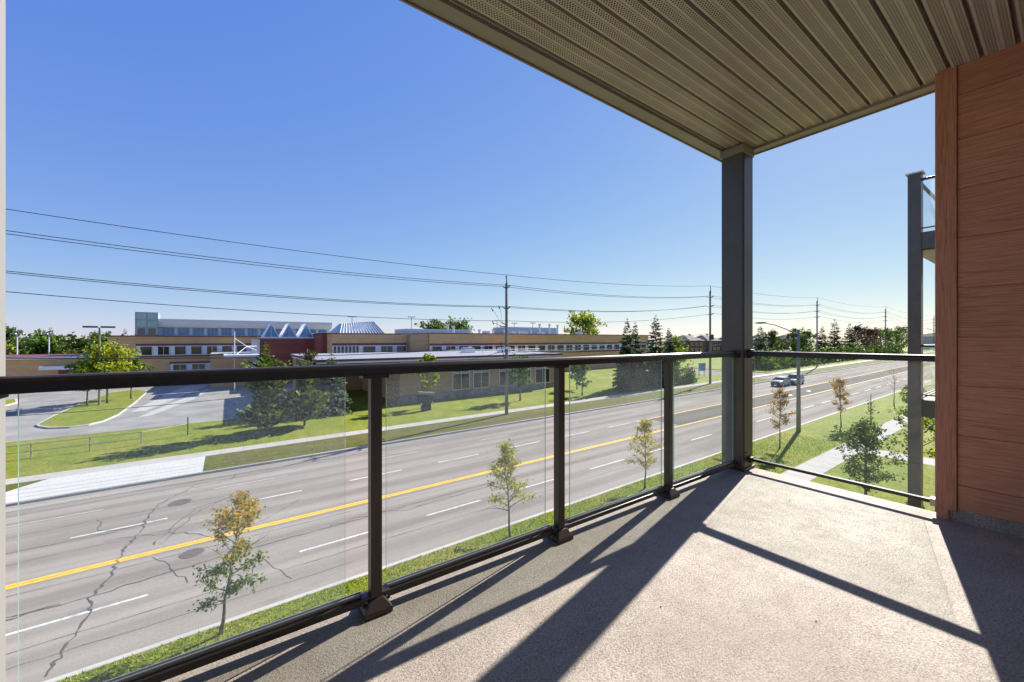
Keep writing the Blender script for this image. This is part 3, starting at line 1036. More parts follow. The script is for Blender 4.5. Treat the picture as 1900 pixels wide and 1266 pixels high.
def conifer(name, label, x, y, h, r, mat, group=None, dz=.1, clear=.06, whorls=26, perw=9, sprig=.5, dens=6, pine=False, top=None):
    z0 = zg(x) + dz
    t = thing(name, label, 'tree', (x, y, z0), group)
    q = MB()
    tr = .014 * h + .03
    q.tube([(x, y, z0 - .1), (x, y, z0 + h * .5), (x, y, z0 + h * .985)], [tr, tr * .6, .01], 7)
    PP, AA, BB = [], [], []
    for wv in range(whorls):
        u = (wv + rng.uniform(-.45, .45)) / (whorls - 1)
        u = max(0, min(1, u))
        hz = clear + (1 - clear) * u
        L0 = r * ((1 - u) ** (.62 if pine else .85)) + .05 * r
        if pine:
            L0 *= .75 + .35 * math.sin(u * 9 + x)
        n = max(4, int(perw * (1 - .45 * u)))
        a0 = rng.uniform(0, 6.28)
        for b in range(n):
            a = a0 + 6.283 * b / n + rng.gauss(0, .14)
            L = L0 * rng.uniform(.72, 1.12)
            up = (.5 if pine else (-.12 + .75 * u))
            d = np.array([math.cos(a), math.sin(a), up])
            base = np.array([x, y, z0 + h * hz + rng.gauss(0, .012 * h)])
            k = max(3, int(dens * (L / r) * 2.2) + 2)
            side = np.array([-math.sin(a), math.cos(a), 0])
            tipz = 0
            for j in range(k):
                s = .12 + .88 * (j + rng.random()) / k
                droop = -.22 * L * s * s if not pine else .1 * L * s * s
                p = base + d * L * s + np.array([0, 0, droop])
                for sg in (-1, 1):
                    dirv = d * rng.uniform(.5, 1.0) + side * sg * rng.uniform(.4, 1.0) + np.array([0, 0, rng.uniform(-.8, .25) if not pine else rng.uniform(-.1, .7)])
                    dirv /= np.linalg.norm(dirv)
                    ln = sprig * 1.5 * rng.uniform(.6, 1.3) * (1.05 - .5 * s) * (.22 + .78 * (1 - u) ** .7)
                    PP.append(p); AA.append(dirv * ln)
                    bv = np.cross(dirv, np.array([rng.gauss(0, .5), rng.gauss(0, .5), 1.0]))
                    BB.append(bv / np.linalg.norm(bv) * ln * .6)
            if L > .5 and u < .9 and b % 2 == 0:
                e = base + d * L * .85 + np.array([0, 0, (-.16 if not pine else .07) * L])
                q.tube([tuple(base), tuple(e)], [tr * .22 * (1 - u) + .008, .006], 3, caps=False)
    q.build('trunk', 'bark', t)
    link('crown', quads_mesh('crown', np.array(PP), np.array(AA), np.array(BB), [mat]), t)
    return t


# young street trees on the verge
def autumn_split(P, z0, h):
    u = (P[:, 2] - z0) / h
    m = np.where(u + nrg.normal(0, .1, len(u)) > .62, 0, 1)
    return m


gv = 'young street trees on the near verge'
broadleaf('street_tree', 'young tree turning orange at its top, nearest to the balcony at the left', -.2, 14.55, 4.05, .26, 1.08, 28, 3300, .085, ['leaf_autumn', 'leaf_green'], gv, 3, .3, (.6, .1), 'oval', .055, split=autumn_split)
broadleaf('street_tree', 'young olive green tree seen between the first two rail posts', 10.0, 14.2, 4.25, .3, 1.12, 30, 2800, .085, 'leaf_olive', gv, 3, .1, (-.15, .1), 'cone', .05)
broadleaf('street_tree', 'young yellowing green tree just left of the third rail post', 19.3, 14.1, 3.95, .3, .98, 28, 2500, .088, ['leaf_olive', 'leaf_autumn'], gv, 3, .1, (.1, 0), 'oval', .05)
broadleaf('street_tree', 'young rust brown tree left of the grey lamp post', 34.3, 12.95, 4.75, .34, 1.05, 24, 1700, .11, 'leaf_rust', gv, 3, .05, (.15, 0), 'oval', .05)
broadleaf('street_tree', 'young rust brown tree right of the grey lamp post', 46.6, 12.5, 4.6, .34, 1.1, 24, 1600, .12, 'leaf_rust', gv, 3, .05, (0, .1), 'round', .05)
broadleaf('street_tree', 'leafless thin young tree on the verge beside the dark column', 65.1, 12.4, 4.9, .4, 1.5, 15, 60, .12, 'leaf_rust', gv, 4, .6, (0, 0), 'oval', .055, bark='twig')
broadleaf('street_tree', 'small bare young tree farthest along the near verge', 78.0, 12.4, 4.6, .4, 1.4, 12, 90, .14, 'leaf_rust', gv, 4, .4, (0, 0), 'oval', .055, bark='twig')
st = thing('tree_stake', 'thin stake with a tiny dying sapling on the near verge', 'sapling', (54.9, 12.25, zg(54.9)))
q = MB(); q.tube([(54.9, 12.25, zg(54.9) + .05), (54.9, 12.25, zg(54.9) + 2.5)], [.04, .03], 6); q.build('stake', 'bark', st)
P = nrg.normal(0, 1, (90, 3)) * np.array([.14, .14, .45]) + np.array([54.9, 12.25, zg(54.9) + 1.05])
link('foliage', quads_mesh('foliage', *leaves(P, .16), ['leaf_maroon']), st)
broadleaf('lawn_tree', 'rounded dark green tree on the lawn below the side railing', 26.9, 6.2, 4.0, .2, 1.4, 34, 3600, .13, ['leaf_dark', 'leaf_green', 'leaf_green'], None, 4, 0, (0, 0), 'round', .07)
broadleaf('lawn_tree', 'slim pale green tree on the lawn in front of the neighbouring column', 30.6, 4.9, 6.1, .3, 1.25, 22, 1300, .16, ['leaf_yellow', 'leaf_green'], None, 3, .1, (0, 0), 'oval', .07)
broadleaf('lawn_shrub', 'low leafy shrub just below the corner of the balcony', 14.5, 5.4, 3.6, .15, 1.0, 16, 900, .13, ['leaf_green', 'leaf_yellow'], None, 3, 0, (0, 0), 'round', .05, cat='shrub')
broadleaf('lawn_shrub', 'green shrub beyond the walk, glimpsed right of the neighbouring column', 46.5, 4.3, 2.4, .1, 1.5, 18, 1200, .2, 'leaf_green', None, 3, 0, (0, 0), 'round', .05, cat='shrub')

# school lawn
pine_g = 'pines on the school lawn'
conifer('pine_tree', 'broad bushy pine, leftmost of the group on the school lawn', 2.9, 43.6, 8.2, 2.8, 'needle_pine', pine_g, whorls=28, perw=11, sprig=.55, dens=8, pine=True)
conifer('pine_tree', 'bushy pine in the middle of the group on the school lawn', 6.2, 44.4, 6.4, 2.4, 'needle_pine', pine_g, whorls=26, perw=11, sprig=.55, dens=8, pine=True)
conifer('spruce_tree', 'small spruce right of the bushy pines on the school lawn', 9.7, 49.5, 7.0, 2.1, 'needle_blue', None, whorls=20, perw=9, sprig=.55, dens=6, clear=.14)
broadleaf('ornamental_tree', 'dark maroon leaved tree behind the bushy pines', 7.8, 51.5, 7.5, .3, 1.7, 20, 1500, .22, ['leaf_maroon', 'leaf_maroon', 'leaf_green'], None, 3, 0, (0, 0), 'oval')
broadleaf('lawn_tree', 'yellow green leafy tree behind the dark lawn sign', 20.2, 46.5, 6.9, .3, 1.6, 20, 1500, .24, ['leaf_green', 'leaf_yellow'], None, 3, 0, (0, 0), 'oval')
broadleaf('lawn_tree', 'round green tree beside the nearest utility pole', 32.4, 43.6, 6.0, .3, 1.9, 22, 2200, .24, ['leaf_dark', 'leaf_green'], None, 3, 0, (0, 0), 'round')
broadleaf('lawn_tree', 'small dark green tree on the school lawn near the spruces', 42.2, 41.6, 4.6, .3, 1.5, 18, 1300, .24, ['leaf_dark', 'leaf_green'], None, 3, 0, (0, 0), 'round')
broadleaf('lawn_tree', 'small green tree close to the school entrance wall', 46.5, 47.0, 4.8, .3, 1.6, 18, 1300, .26, ['leaf_dark', 'leaf_green'], None, 3, 0, (0, 0), 'round')
sg = 'spruces along the school lawn'
for lab, x, y, h, r, mt in (('spruce with slim dark crown, leftmost of the roadside spruces', 53.5, 42.5, 11.2, 2.2, 'needle'),
                            ('shorter dark spruce between two taller roadside spruces', 56.9, 43.5, 10.8, 2.2, 'needle'),
                            ('tallest blue spruce of the roadside group by the school', 59.9, 41.5, 12.0, 2.9, 'needle_blue'),
                            ('dark spruce at the right end of the roadside group', 66.0, 43.0, 9.9, 2.3, 'needle')):
    conifer('spruce_tree', lab, x, y, h, r, mt, sg, whorls=28, perw=9, sprig=.8, dens=6, clear=.02)
broadleaf('lawn_tree', 'yellow green bushy tree right of the roadside spruces', 69.5, 44.0, 8.3, .12, 3.0, 26, 2600, .36, ['leaf_green', 'leaf_yellow'], None, 3, 0, (0, 0), 'round')
broadleaf('lawn_tree', 'thin young tree beside the second utility pole', 73.5, 46.5, 5.5, .3, 1.3, 14, 700, .26, 'leaf_green', None, 3, 0, (0, 0), 'oval')
hd = thing('hedge', 'dense dark hedge under the roadside spruces', 'hedge', (54, 40.3, zg(54)))
n = 9000
hx = nrg.uniform(49, 70, n)
P = np.stack([hx, 40.6 + nrg.normal(0, .45, n), .011 * hx + .15 + np.abs(nrg.normal(0, 1, n)) * 1.25 * (.75 + .35 * np.sin(hx * 1.3))], 1)
link('foliage', quads_mesh('foliage', *leaves(P, .34), ['needle', 'leaf_dark'], nrg.integers(0, 2, n)), hd)

# parking lot trees
broadleaf('lot_tree', 'bright yellow tree on the parking lot island behind the lamp', -13.4, 76.1, 7.1, .36, 3.3, 34, 5200, .30, ['leaf_yellow', 'leaf_yellow', 'leaf_green'], 'trees on the parking lot island', 4, 0, (0, 0), 'round', .13, dz=.25)
broadleaf('lot_tree', 'green tree left of the yellow tree on the parking lot island', -15.1, 75.0, 5.4, .4, 2.3, 26, 2200, .32, ['leaf_green', 'leaf_yellow'], 'trees on the parking lot island', 4, 0, (0, 0), 'round', .11, dz=.25)
broadleaf('lot_tree', 'low green tree at the right end of the parking lot island', -11.6, 80.0, 5.6, .35, 2.2, 24, 2000, .32, 'leaf_green', 'trees on the parking lot island', 4, 0, (0, 0), 'round', .11, dz=.25)

# back tree line along the far right
bt = 'trees along the road beyond the side street'
spec = [(115, 48, 10.8, 3.4, 'c', 'needle_blue', 'blue spruce next to the corner column, nearest of the far line'),
        (127, 50, 9.4, 3.4, 'b', 'leaf_dark', 'dark broadleaf tree behind the street lamp head'),
        (136, 47, 9.8, 3.3, 'b', 'leaf_dark', 'dark broadleaf tree right behind the lamp post'),
        (144, 48, 11.0, 3.0, 'c', 'needle', 'narrow spruce between the lamp post and the third utility pole'),
        (152, 50, 9.5, 3.6, 'b', 'leaf_green', 'green tree just behind the third utility pole'),
        (160, 48, 11.0, 3.4, 'c', 'needle', 'dark spruce just right of the third utility pole'),
        (172, 48, 13.8, 4.0, 'c', 'needle', 'tallest spruce of the far tree line'),
        (184, 47, 12.4, 3.8, 'c', 'needle', 'second tallest spruce, right of the tallest one'),
        (198, 48, 11.6, 4.0, 'b', 'leaf_maroon', 'brownish tree in the far line between spruces and fourth pole'),
        (209, 47, 10.2, 4.2, 'b', 'leaf_maroon', 'brownish round tree left of the fourth utility pole'),
        (222, 49, 9.6, 4.6, 'b', 'leaf_dark', 'dark round tree beneath the fourth utility pole wires'),
        (236, 48, 10.4, 4.8, 'b', 'leaf_green', 'mid green tree right behind the fourth utility pole'),
        (250, 47, 9.4, 4.8, 'b', 'leaf_green', 'light green tree at the right of the far line'),
        (266, 48, 11.4, 5.0, 'b', 'leaf_dark', 'dark tree at the far right end of the line, by the dark column')]
for (x, y, h, r, k, mt, lab) in spec:
    if k == 'c':
        conifer('spruce_tree', lab, x, y, h, r, mt, bt, whorls=24, perw=9, sprig=1.0, dens=4, clear=.02)
    else:
        broadleaf('broadleaf_tree', lab, x, y, h, .1, r, 26, 1700, .55, mt, bt, 3, 0, (0, 0), 'round')
n = 9000
hx = nrg.uniform(106, 235, n)
P = np.stack([hx, 44.0 + nrg.normal(0, 1.0, n), .011 * hx + .2 + np.abs(nrg.normal(0, 1, n)) * 1.9], 1)
hd2 = thing('shrub_belt', 'long dark belt of shrubs under the far tree line', 'shrubs', (160, 44, zg(160)))
link('foliage', quads_mesh('foliage', *leaves(P, .7), ['leaf_dark', 'needle', 'leaf_green'], nrg.integers(0, 3, n)), hd2)

# trees behind the school
broadleaf('background_tree', 'pale green round tree rising behind the long school roof', 112, 110, 15.2, .3, 8.5, 30, 2400, .9, ['leaf_green', 'leaf_yellow'], None, 3, 0, (0, 0), 'round', .25)
broadleaf('background_tree', 'dark tree top behind the school roof, left of the nearest pole', 54, 118, 12.3, .3, 6, 26, 1500, .9, 'leaf_dark', None, 3, 0, (0, 0), 'round', .25)
broadleaf('background_tree', 'green tree top behind the school roof vents', 64, 122, 12.6, .3, 6.5, 26, 1500, .9, 'leaf_green', None, 3, 0, (0, 0), 'round', .25)
lt = [(-56, 140, 12.2, 'leaf_green', 'green tree at the left edge of the picture behind the low brick building'),
      (-47, 162, 12.6, 'leaf_dark', 'dark tall tree at the left edge behind brighter trees'),
      (-44, 135, 9.6, 'leaf_yellow', 'yellow green tree behind the low brick building roof'),
      (-38, 150, 10.4, 'leaf_green', 'mid green tree left of centre behind the low brick building'),
      (-34, 132, 9.2, 'leaf_green', 'bushy green tree right behind the low brick building'),
      (-30, 165, 11.4, 'leaf_dark', 'dark tree behind the parking lot lamp'),
      (-26, 130, 9.0, 'leaf_dark', 'dark green tree left of the tall school wall'),
      (-22, 170, 11.6, 'leaf_dark', 'dark distant tree peeking above the school corner')]
for (x, y, h, mt, lab) in lt:
    broadleaf('background_tree', lab, x, y, h * .88, .1, 5.0, 30, 2300, .75, mt, 'trees beyond the low brick building', 3, 0, (0, 0), 'round', .22)
for (x, y, h, lab) in ((-41, 168, 13.6, 'pointed dark conifer above the trees at the left'), (-33, 172, 12.8, 'small pointed conifer top near the double lamp'), (-24.5, 160, 13.0, 'dark conifer top close to the tall school wall')):
    conifer('background_conifer', lab, x, y, h * .9, 2.4, 'needle', 'conifers beyond the low brick building', whorls=20, perw=8, sprig=1.1, dens=4)

# ------------------------------------------------------------------ school
sc = thing('school_building', 'large buff brick school with blue clerestory, skylights and flat roofs', 'school', (30, 80, 0))


def window(parent, x0, x1, z0, z1, y, pane='pane', split=0, frame='white_panel', fw=.09):
    q = MB()
    q.box(x0, x1, y - .10, y - .005, z0, z0 + fw)
    q.box(x0, x1, y - .10, y - .005, z1 - fw, z1)
    q.box(x0, x0 + fw, y - .10, y - .005, z0 + fw + .001, z1 - fw - .001)
    q.box(x1 - fw, x1, y - .10, y - .005, z0 + fw + .001, z1 - fw - .001)
    for k in range(split):
        xm = x0 + (x1 - x0) * (k + 1) / (split + 1)
        q.box(xm - fw * .35, xm + fw * .35, y - .09, y - .005, z0 + fw + .001, z1 - fw - .001)
    w = q.build('window', frame, parent)
    q = MB(); q.box(x0 + fw, x1 - fw, y - .05, y - .004, z0 + fw, z1 - fw); q.build('pane', pane, w)
    return w


def wallbox(x0, x1, y0, y1, z0, z1, mat, nm='wall'):
    q = MB(); q.box(x0, x1, y0, y1, z0, z1); return q.build(nm, mat, sc)


def fascia(x0, x1, y, z0, z1, mat='maroon', d=.12):
    q = MB(); q.box(x0, x1, y - d, y - .003, z0, z1); q.build('fascia', mat, sc)


# left two storey wing with clerestory
wallbox(-18.3, 24, 104, 124, -.5, 9.35, 'brick')
q = MB(); q.box(-18.5, 24, 103.85, 124.2, 9.355, 9.55, top=1); q.build('parapet', ['maroon', 'roof_gravel'], sc)
fascia(-14.4, 6, 104, 7.56, 7.95); fascia(-14.4, 6, 104, 5.35, 5.6)
q = MB(); q.box(-14.3, 6, 103.93, 103.996, 5.605, 7.555); q.build('window_band', 'white_panel', sc)
for k in range(8):
    x = -13.85 + k * 2.55
    window(sc, x, x + 1.85, 5.68, 7.48, 103.92, split=1 if k in (1, 4) else 0)
fascia(-9.5, 3, 104, 3.95, 4.3)
q = MB(); q.box(-9.3, 2.8, 103.93, 103.996, 1.9, 3.94); q.build('window_band', 'white_panel', sc)
for k in range(4):
    x = -9 + k * 2.95
    window(sc, x, x + 2.2, 2.0, 3.85, 103.92, split=1)
wallbox(-13.0, 21, 109, 122, 9.4, 11.28, 'white_panel', 'clerestory_wall')
q = MB(); q.prism([(108.2, 11.3), (122.5, 11.3), (122.5, 13.3), (107.6, 12.95), (107.6, 12.55)], 'x', -11.9, 21.2); q.build('clerestory_roof', 'warm_panel', sc)
q = MB(); q.box(-11.95, 21.25, 107.5, 107.595, 12.5, 13.0); q.build('roof_edge', 'pale_metal', sc)
for k in range(13):
    x = -11.1 + k * 2.45
    window(sc, x, x + 1.95, 9.58, 11.25, 108.98, 'glass_blue', 2, 'pale_metal', .06)
q = MB(); q.box(-14.9, -11.6, 107.2, 111, 9.56, 14.15); gt = q.build('glass_tower', 'glass_teal', sc)
q = MB()
for x in (-14.9, -13.25, -11.6):
    q.box(x - .06, x + .06, 107.12, 107.19, 9.56, 14.2)
for z in (9.6, 11.1, 12.6, 14.12):
    q.box(-14.96, -11.54, 107.1, 107.18, z, z + .1)
q.build('mullions', 'grey_metal', gt)
for x in (-14.6, -13.0):
    q = MB(); q.box(x, x + 1.1, 107.14, 107.19, 9.7, 11.0); q.build('pane', 'glass_dark', gt)

# maroon block with three triangular skylights
wallbox(4.9, 13.95, 88, 96, -.3, 8.98, 'brick_red')
q = MB(); q.box(4.8, 14.05, 87.9, 96.1, 8.985, 9.15); q.build('parapet', 'pale_metal', sc)
for k in range(3):
    xa = 5.25 + k * 2.98; xb = xa + 2.8; xm = (xa + xb) / 2
    q = MB()
    q.prism([(xa, 9.16), (xb, 9.16), (xm, 11.95)], 'y', 88.15, 94)
    s = q.build('skylight', 'white_frame', sc)
    q = MB()
    i = .2
    q.prism([(xa + i * 1.15, 9.16 + i * .7), (xm - .05, 9.16 + i * .7), (xm - .05, 11.95 - i * 1.9)], 'y', 88.08, 88.145)
    q.prism([(xm + .05, 9.16 + i * .7), (xb - i * 1.15, 9.16 + i * .7), (xm + .05, 11.95 - i * 1.9)], 'y', 88.08, 88.145)
    q.build('pane', 'glass_blue', s)
# entrance canopy and mast
q = MB(); q.box(-.6, 4.3, 79, 86, 5.85, 6.25); cn = q.build('canopy', 'pale_metal', sc)
q = MB(); q.box(3.4, 4.6, 84, 86, -.3, 8.8); q.build('pylon', 'grey_panel', sc)
q = MB(); q.tube([(.85, 80, -.2), (.85, 80, 10.1)], .075, 8); ms = q.build('mast', 'pale_metal', sc)
q = MB()
q.tube([(.85, 80, 9.0), (2.6, 82, 7.6), (4.2, 84, 6.8)], .05, 5); q.tube([(2.6, 82, 7.6), (1.1, 80, 6.3)], .06, 5); q.tube([(2.6, 82, 7.6), (4.2, 84, 7.6)], .05, 5)
q.build('stay', 'pale_metal', ms)
wallbox(-2.6, 4.85, 90, 103.99, -.3, 5.95, 'brick')
q = MB(); q.box(-2.7, 4.88, 89.9, 104, 5.955, 6.15, top=1); q.build('parapet', ['maroon', 'roof_gravel'], sc)

# middle wing with metal gable
wallbox(13.97, 32, 80, 100, -.3, 9.75, 'brick_red')
wallbox(14.9, 29, 76, 99.9, -.3, 9.74, 'brick')
wallbox(28.7, 32.5, 74.3, 99.8, -.3, 9.86, 'brick_shade')
q = MB(); q.box(13.9, 33, 79.9, 100.1, 9.87, 10.0, top=1); q.build('parapet', ['maroon', 'roof_gravel'], sc)
fascia(15, 28.6, 76, 7.7, 8.1); fascia(15, 28.6, 76, 5.75, 6.1)
q = MB(); q.box(15, 28.6, 75.93, 75.996, 6.105, 7.695); q.build('window_band', 'white_panel', sc)
for k in range(7):
    window(sc, 15.2 + k * .64, 15.2 + k * .64 + .5, 6.2, 7.6, 75.92, 'glass_dark', 0, 'white_panel', .05)
for (a, b, s) in ((20.2, 22.6, 0), (23.5, 25.9, 1), (26.5, 28.5, 0)):
    window(sc, a, b, 6.2, 7.6, 75.92, split=s)
q = MB(); q.prism([(17.5, 9.8), (26.4, 9.9), (25.3, 12.3), (19.0, 11.5)], 'y', 82, 82.2)
q.v, q.f, q.m = [], [], []
q.loft([[(17.5, 82, 9.95), (26.3, 82, 9.95), (26.3, 94, 9.95), (17.5, 94, 9.95)], [(19.0, 86.5, 12.1), (25.2, 86.5, 12.6), (25.2, 89, 12.6), (19.0, 89, 12.1)]])
gb = q.build('metal_roof', 'metal_blue', sc)
for k in range(16):
    f = k / 15
    q = MB(); q.tube([(17.6 + 8.6 * f, 81.95, 10.0), (19.0 + 6.2 * f, 86.48, 12.15 + .5 * f)], .06, 4); q.build('roof_rib', 'pale_metal', gb)

# long right wing
wallbox(32.52, 103, 74, 100, -.3, 9.95, 'brick')
q = MB(); q.box(32.5, 103.2, 73.9, 100.2, 9.955, 10.12, top=1); q.build('parapet', ['maroon', 'roof_gravel'], sc)
fascia(32.6, 103, 74, 7.55, 7.95); fascia(32.6, 103, 74, 5.5, 5.9)
q = MB(); q.box(32.6, 103, 73.93, 73.996, 5.905, 7.545); q.build('window_band', 'white_panel', sc)
for k in range(23):
    x = 33.0 + k * 3.02
    window(sc, x, x + 2.3, 5.98, 7.47, 73.92, split=1 if k % 3 == 1 else (1 if k % 5 == 2 else 0))
for (x0, x1, y0, z1) in ((63, 80.5, 90, 12.1), (34.5, 52, 92, 11.2)):
    q = MB(); q.box(x0, x1, y0, y0 + 8, 9.9, z1); q.build('rooftop_unit', 'grey_panel', sc)
    q = MB(); q.box(x0 - .1, x1 + .1, y0 - .1, y0 + 8.1, z1 + .002, z1 + .15); q.build('unit_edge', 'pale_metal', sc)
for x, z in ((41.5, 12.4), (43, 11.9), (54, 11.4), (57.5, 11.2), (62, 11.1), (66, 11.4), (69, 13.0), (72.5, 13.0), (50, 11.2), (75.5, 12.9)):
    q = MB(); q.tube([(x, 84, 9.9), (x, 84, z - .5), (x, 84, z)], [.25, .25, .42], 8); q.build('roof_vent', 'pale_metal', sc)
for x in (48, 55.5, 59, 64.5, 78):
    q = MB(); q.box(x, x + 1.3, 78, 79.4, 9.96, 10.75); q.build('roof_hatch', 'white_panel', sc)

# single storey front wing
wallbox(18.5, 46, 51.6, 73.9, -.3, 5.9, 'brick_shade')
q = MB(); q.box(8.4, 46.8, 51.0, 73.85, 5.905, 6.12); q.build('roof_slab', 'white_panel', sc)
q = MB(); q.box(8.3, 46.9, 50.95, 73.88, 6.125, 6.42, top=1); q.build('roof_edge', ['maroon', 'roof_gravel'], sc)
wallbox(8.6, 18.4, 70, 73.8, -.3, 5.9, 'brick_shade')
q = MB(); q.box(18.45, 46.05, 51.5, 51.597, -.3, 1.35); q.build('stone_base', 'stone', sc)
for (a, b) in ((26.2, 29.0), (29.6, 32.4), (34.2, 37.0), (37.6, 40.4), (41.4, 44.6)):
    window(sc, a, b, 1.5, 3.9, 51.58, split=1)
    window(sc, a, b, 4.0, 5.2, 51.58, 'glass_dark', 1)
q = MB(); q.box(46.05, 50, 56, 73.9, -.3, 5.85); q.build('wall', 'brick', sc)
for x, y in ((34, 62), (40.5, 60)):
    q = MB(); q.box(x, x + 2, y, y + 1.6, 6.43, 7.3); u = q.build('rooftop_unit', 'pale_metal', sc)
q = MB()
for x in (26, 30, 34, 38, 42, 46):
    q.tube([(x, 56, 6.4), (x, 56, 7.1)], .04, 4)
q.tube([(26, 56, 7.1), (46, 56, 7.1)], .04, 4); q.tube([(26, 56, 6.8), (46, 56, 6.8)], .03, 4)
q.build('roof_rail', 'pale_metal', sc)

# low brick building at the far left
lb = thing('low_brick_building', 'low brick building with maroon roof edge at the far left of the parking lot', 'building', (-30, 110, 0))
q = MB(); q.box(-60, -20.6, 104.2, 120, -.5, 5.35); q.build('wall', 'brick', lb)
q = MB(); q.box(-60.3, -20.2, 103.6, 120.3, 5.355, 5.75); q.build('roof_edge', 'white_panel', lb)
q = MB(); q.loft([[(-60.3, 103.6, 5.755), (-20.2, 103.6, 5.755), (-20.2, 120.3, 5.755), (-60.3, 120.3, 5.755)], [(-58, 110, 5.95), (-23, 110, 5.95), (-23, 114, 5.95), (-58, 114, 5.95)]]); q.build('roof', 'maroon', lb)
q = MB(); q.box(-26.3, -20.9, 102, 104.19, 3.55, 4.1); q.build('canopy', 'white_panel', lb)
q = MB(); q.box(-21.6, -20.7, 103.3, 104.15, -.3, 5.3); q.build('pier', 'brick', lb)
q = MB(); q.box(-24.5, -22.4, 104.1, 104.19, .1, 3.3); q.build('door', 'maroon', lb)

# distant houses
def house(x, y, w, d, h, rh, lab, mat='house_brick'):
    z = zg(x)
    t = thing('house', lab, 'house', (x, y, z), 'distant brick houses')
    q = MB(); q.box(x, x + w, y, y + d, z - .3, z + h); q.build('wall', mat, t)
    q = MB(); e = .4
    q.loft([[(x - e, y - e, z + h + .004), (x + w + e, y - e, z + h + .004), (x + w + e, y + d + e, z + h + .004), (x - e, y + d + e, z + h + .004)],
            [(x + w * .3, y + d * .45, z + h + rh), (x + w * .7, y + d * .45, z + h + rh), (x + w * .7, y + d * .55, z + h + rh), (x + w * .3, y + d * .55, z + h + rh)]])
    r = q.build('roof', 'shingle', t)
    q = MB(); q.box(x + w * .75, x + w * .75 + .9, y + d * .5, y + d * .5 + .9, z + h, z + h + rh + .6); q.build('chimney', mat, r)
    for i in range(3):
        for zz in (1.2, 3.9):
            a = x + w * (.1 + .3 * i)
            q = MB(); q.box(a, a + w * .18, y - .06, y - .003, z + zz, z + zz + 1.4); wi = q.build('window', 'white_panel', t)
            q = MB(); q.box(a + .1, a + w * .18 - .1, y - .08, y - .061, z + zz + .1, z + zz + 1.3); q.build('pane', 'glass_dark', wi)
        for zz in (1.2, 3.9):
            b = y + d * (.1 + .3 * i)
            q = MB(); q.box(x - .06, x - .003, b, b + d * .18, z + zz, z + zz + 1.4); wi = q.build('window', 'white_panel', t)
            q = MB(); q.box(x - .08, x - .061, b + .1, b + d * .18 - .1, z + zz + .1, z + zz + 1.3); q.build('pane', 'glass_dark', wi)


house(176, 104, 13, 11, 6.3, 2.6, 'brown brick house left of the second utility pole')
house(196, 106, 13, 11, 6.0, 2.8, 'brown brick house right behind the second utility pole')
house(216, 102, 13, 11, 6.2, 2.6, 'brown brick house hidden partly by the corner column')
house(236, 96, 13, 11, 6.2, 2.6, 'brown brick house seen between blue spruce and lamp post')
house(262, 92, 14, 12, 6.0, 2.6, 'brown brick house behind the far tree line near the third pole')
house(330, 34, 16, 22, 7.6, 2.4, 'grey gabled house in the gap beside the red wall', 'grey_panel')

# ------------------------------------------------------------------ poles, wires, lamps, fence, signs
def upole(x, y, top, lab, armz, xf=False, br=False):
    z = zg(x)
    t = thing('utility_pole', lab, 'utility pole', (x, y, z), 'utility poles along the far side of the road')
    q = MB(); q.tube([(x, y, z - .2), (x, y, (z + top) / 2), (x, y, top - .9)], [.20, .175, .15], 10); q.build('pole', 'pole_wood', t, smooth=True)
    q = MB(); q.tube([(x, y - .12, top - 1.3), (x - .12, y - .12, top - .05)], [.07, .06], 6); q.build('top_pin', 'dark_metal', t)
    for i, (za, zb) in enumerate(armz):
        for s in (-1, 1):
            q = MB(); q.tube([(x, y + .12 * s, za - .22), (x, y + .62 * s, za + .02)], [.055, .075], 6); q.build('insulator', 'dark_metal', t)
    if xf:
        q = MB(); q.cyl((x - .1, y - .42, top - 9.2), (0, 0, 1), .26, .95, 12); q.build('transformer', 'dark_metal', t)
        q = MB(); q.tube([(x, y - .2, top - 10.8), (x + 1.6, y - 2.2, top - 10.2), (x + 2.6, y - 3.6, top - 9.6)], .05, 5); a = q.build('lamp_arm', 'grey_metal', t)
        q = MB(); q.box(x + 2.4, x + 2.85, y - 4.4, y - 3.5, top - 9.66, top - 9.5); q.build('lamp_head', 'dark_metal', a)
    if br:
        zc = top - 5.6
        q = MB(); q.tube([(x, y, zc), (x - 1.1, y - .5, zc + .3)], .05, 5); q.tube([(x, y, zc - .15), (x - 1.0, y - .1, zc - .15)], .05, 5); ka = q.build('cross_arm', 'dark_metal', t)
        for dx, dz, ex, ez in ((-1.1, .3, -2.0, 1.6), (-.8, .1, -1.1, 1.9), (-.9, -.15, -1.9, -.4 + .6)):
            q = MB(); q.tube([(x + dx, y - .4, zc + dz), (x + dx * .6 + ex * .4, y - .35, zc + (dz + ez) * .45), (x + ex, y - .3, zc + ez)], .018, 4); q.build('jumper', 'wire', ka)
            q = MB(); q.tube([(x + ex, y - .3, zc + ez - .15), (x + ex - .18, y - .3, zc + ez + .18)], .05, 5); q.build('switch', 'dark_metal', ka)
        q = MB(); q.box(x - .35, x + .35, y - .3, y + .3, 7.7, 7.95); q.build('cable_clamp', 'pale_metal', t)
        q = MB(); q.tube([(x - .2, y - .1, 6.2), (x - .75, y - .1, 7.9), (x - .85, y - .1, 8.6)], .04, 5); q.build('conduit', 'dark_metal', t)
        q = MB(); q.tube([(x, y + .12, 0.3), (x, y + .16, 7.6)], .06, 6); q.build('riser_pipe', 'grey_metal', t)
    return t


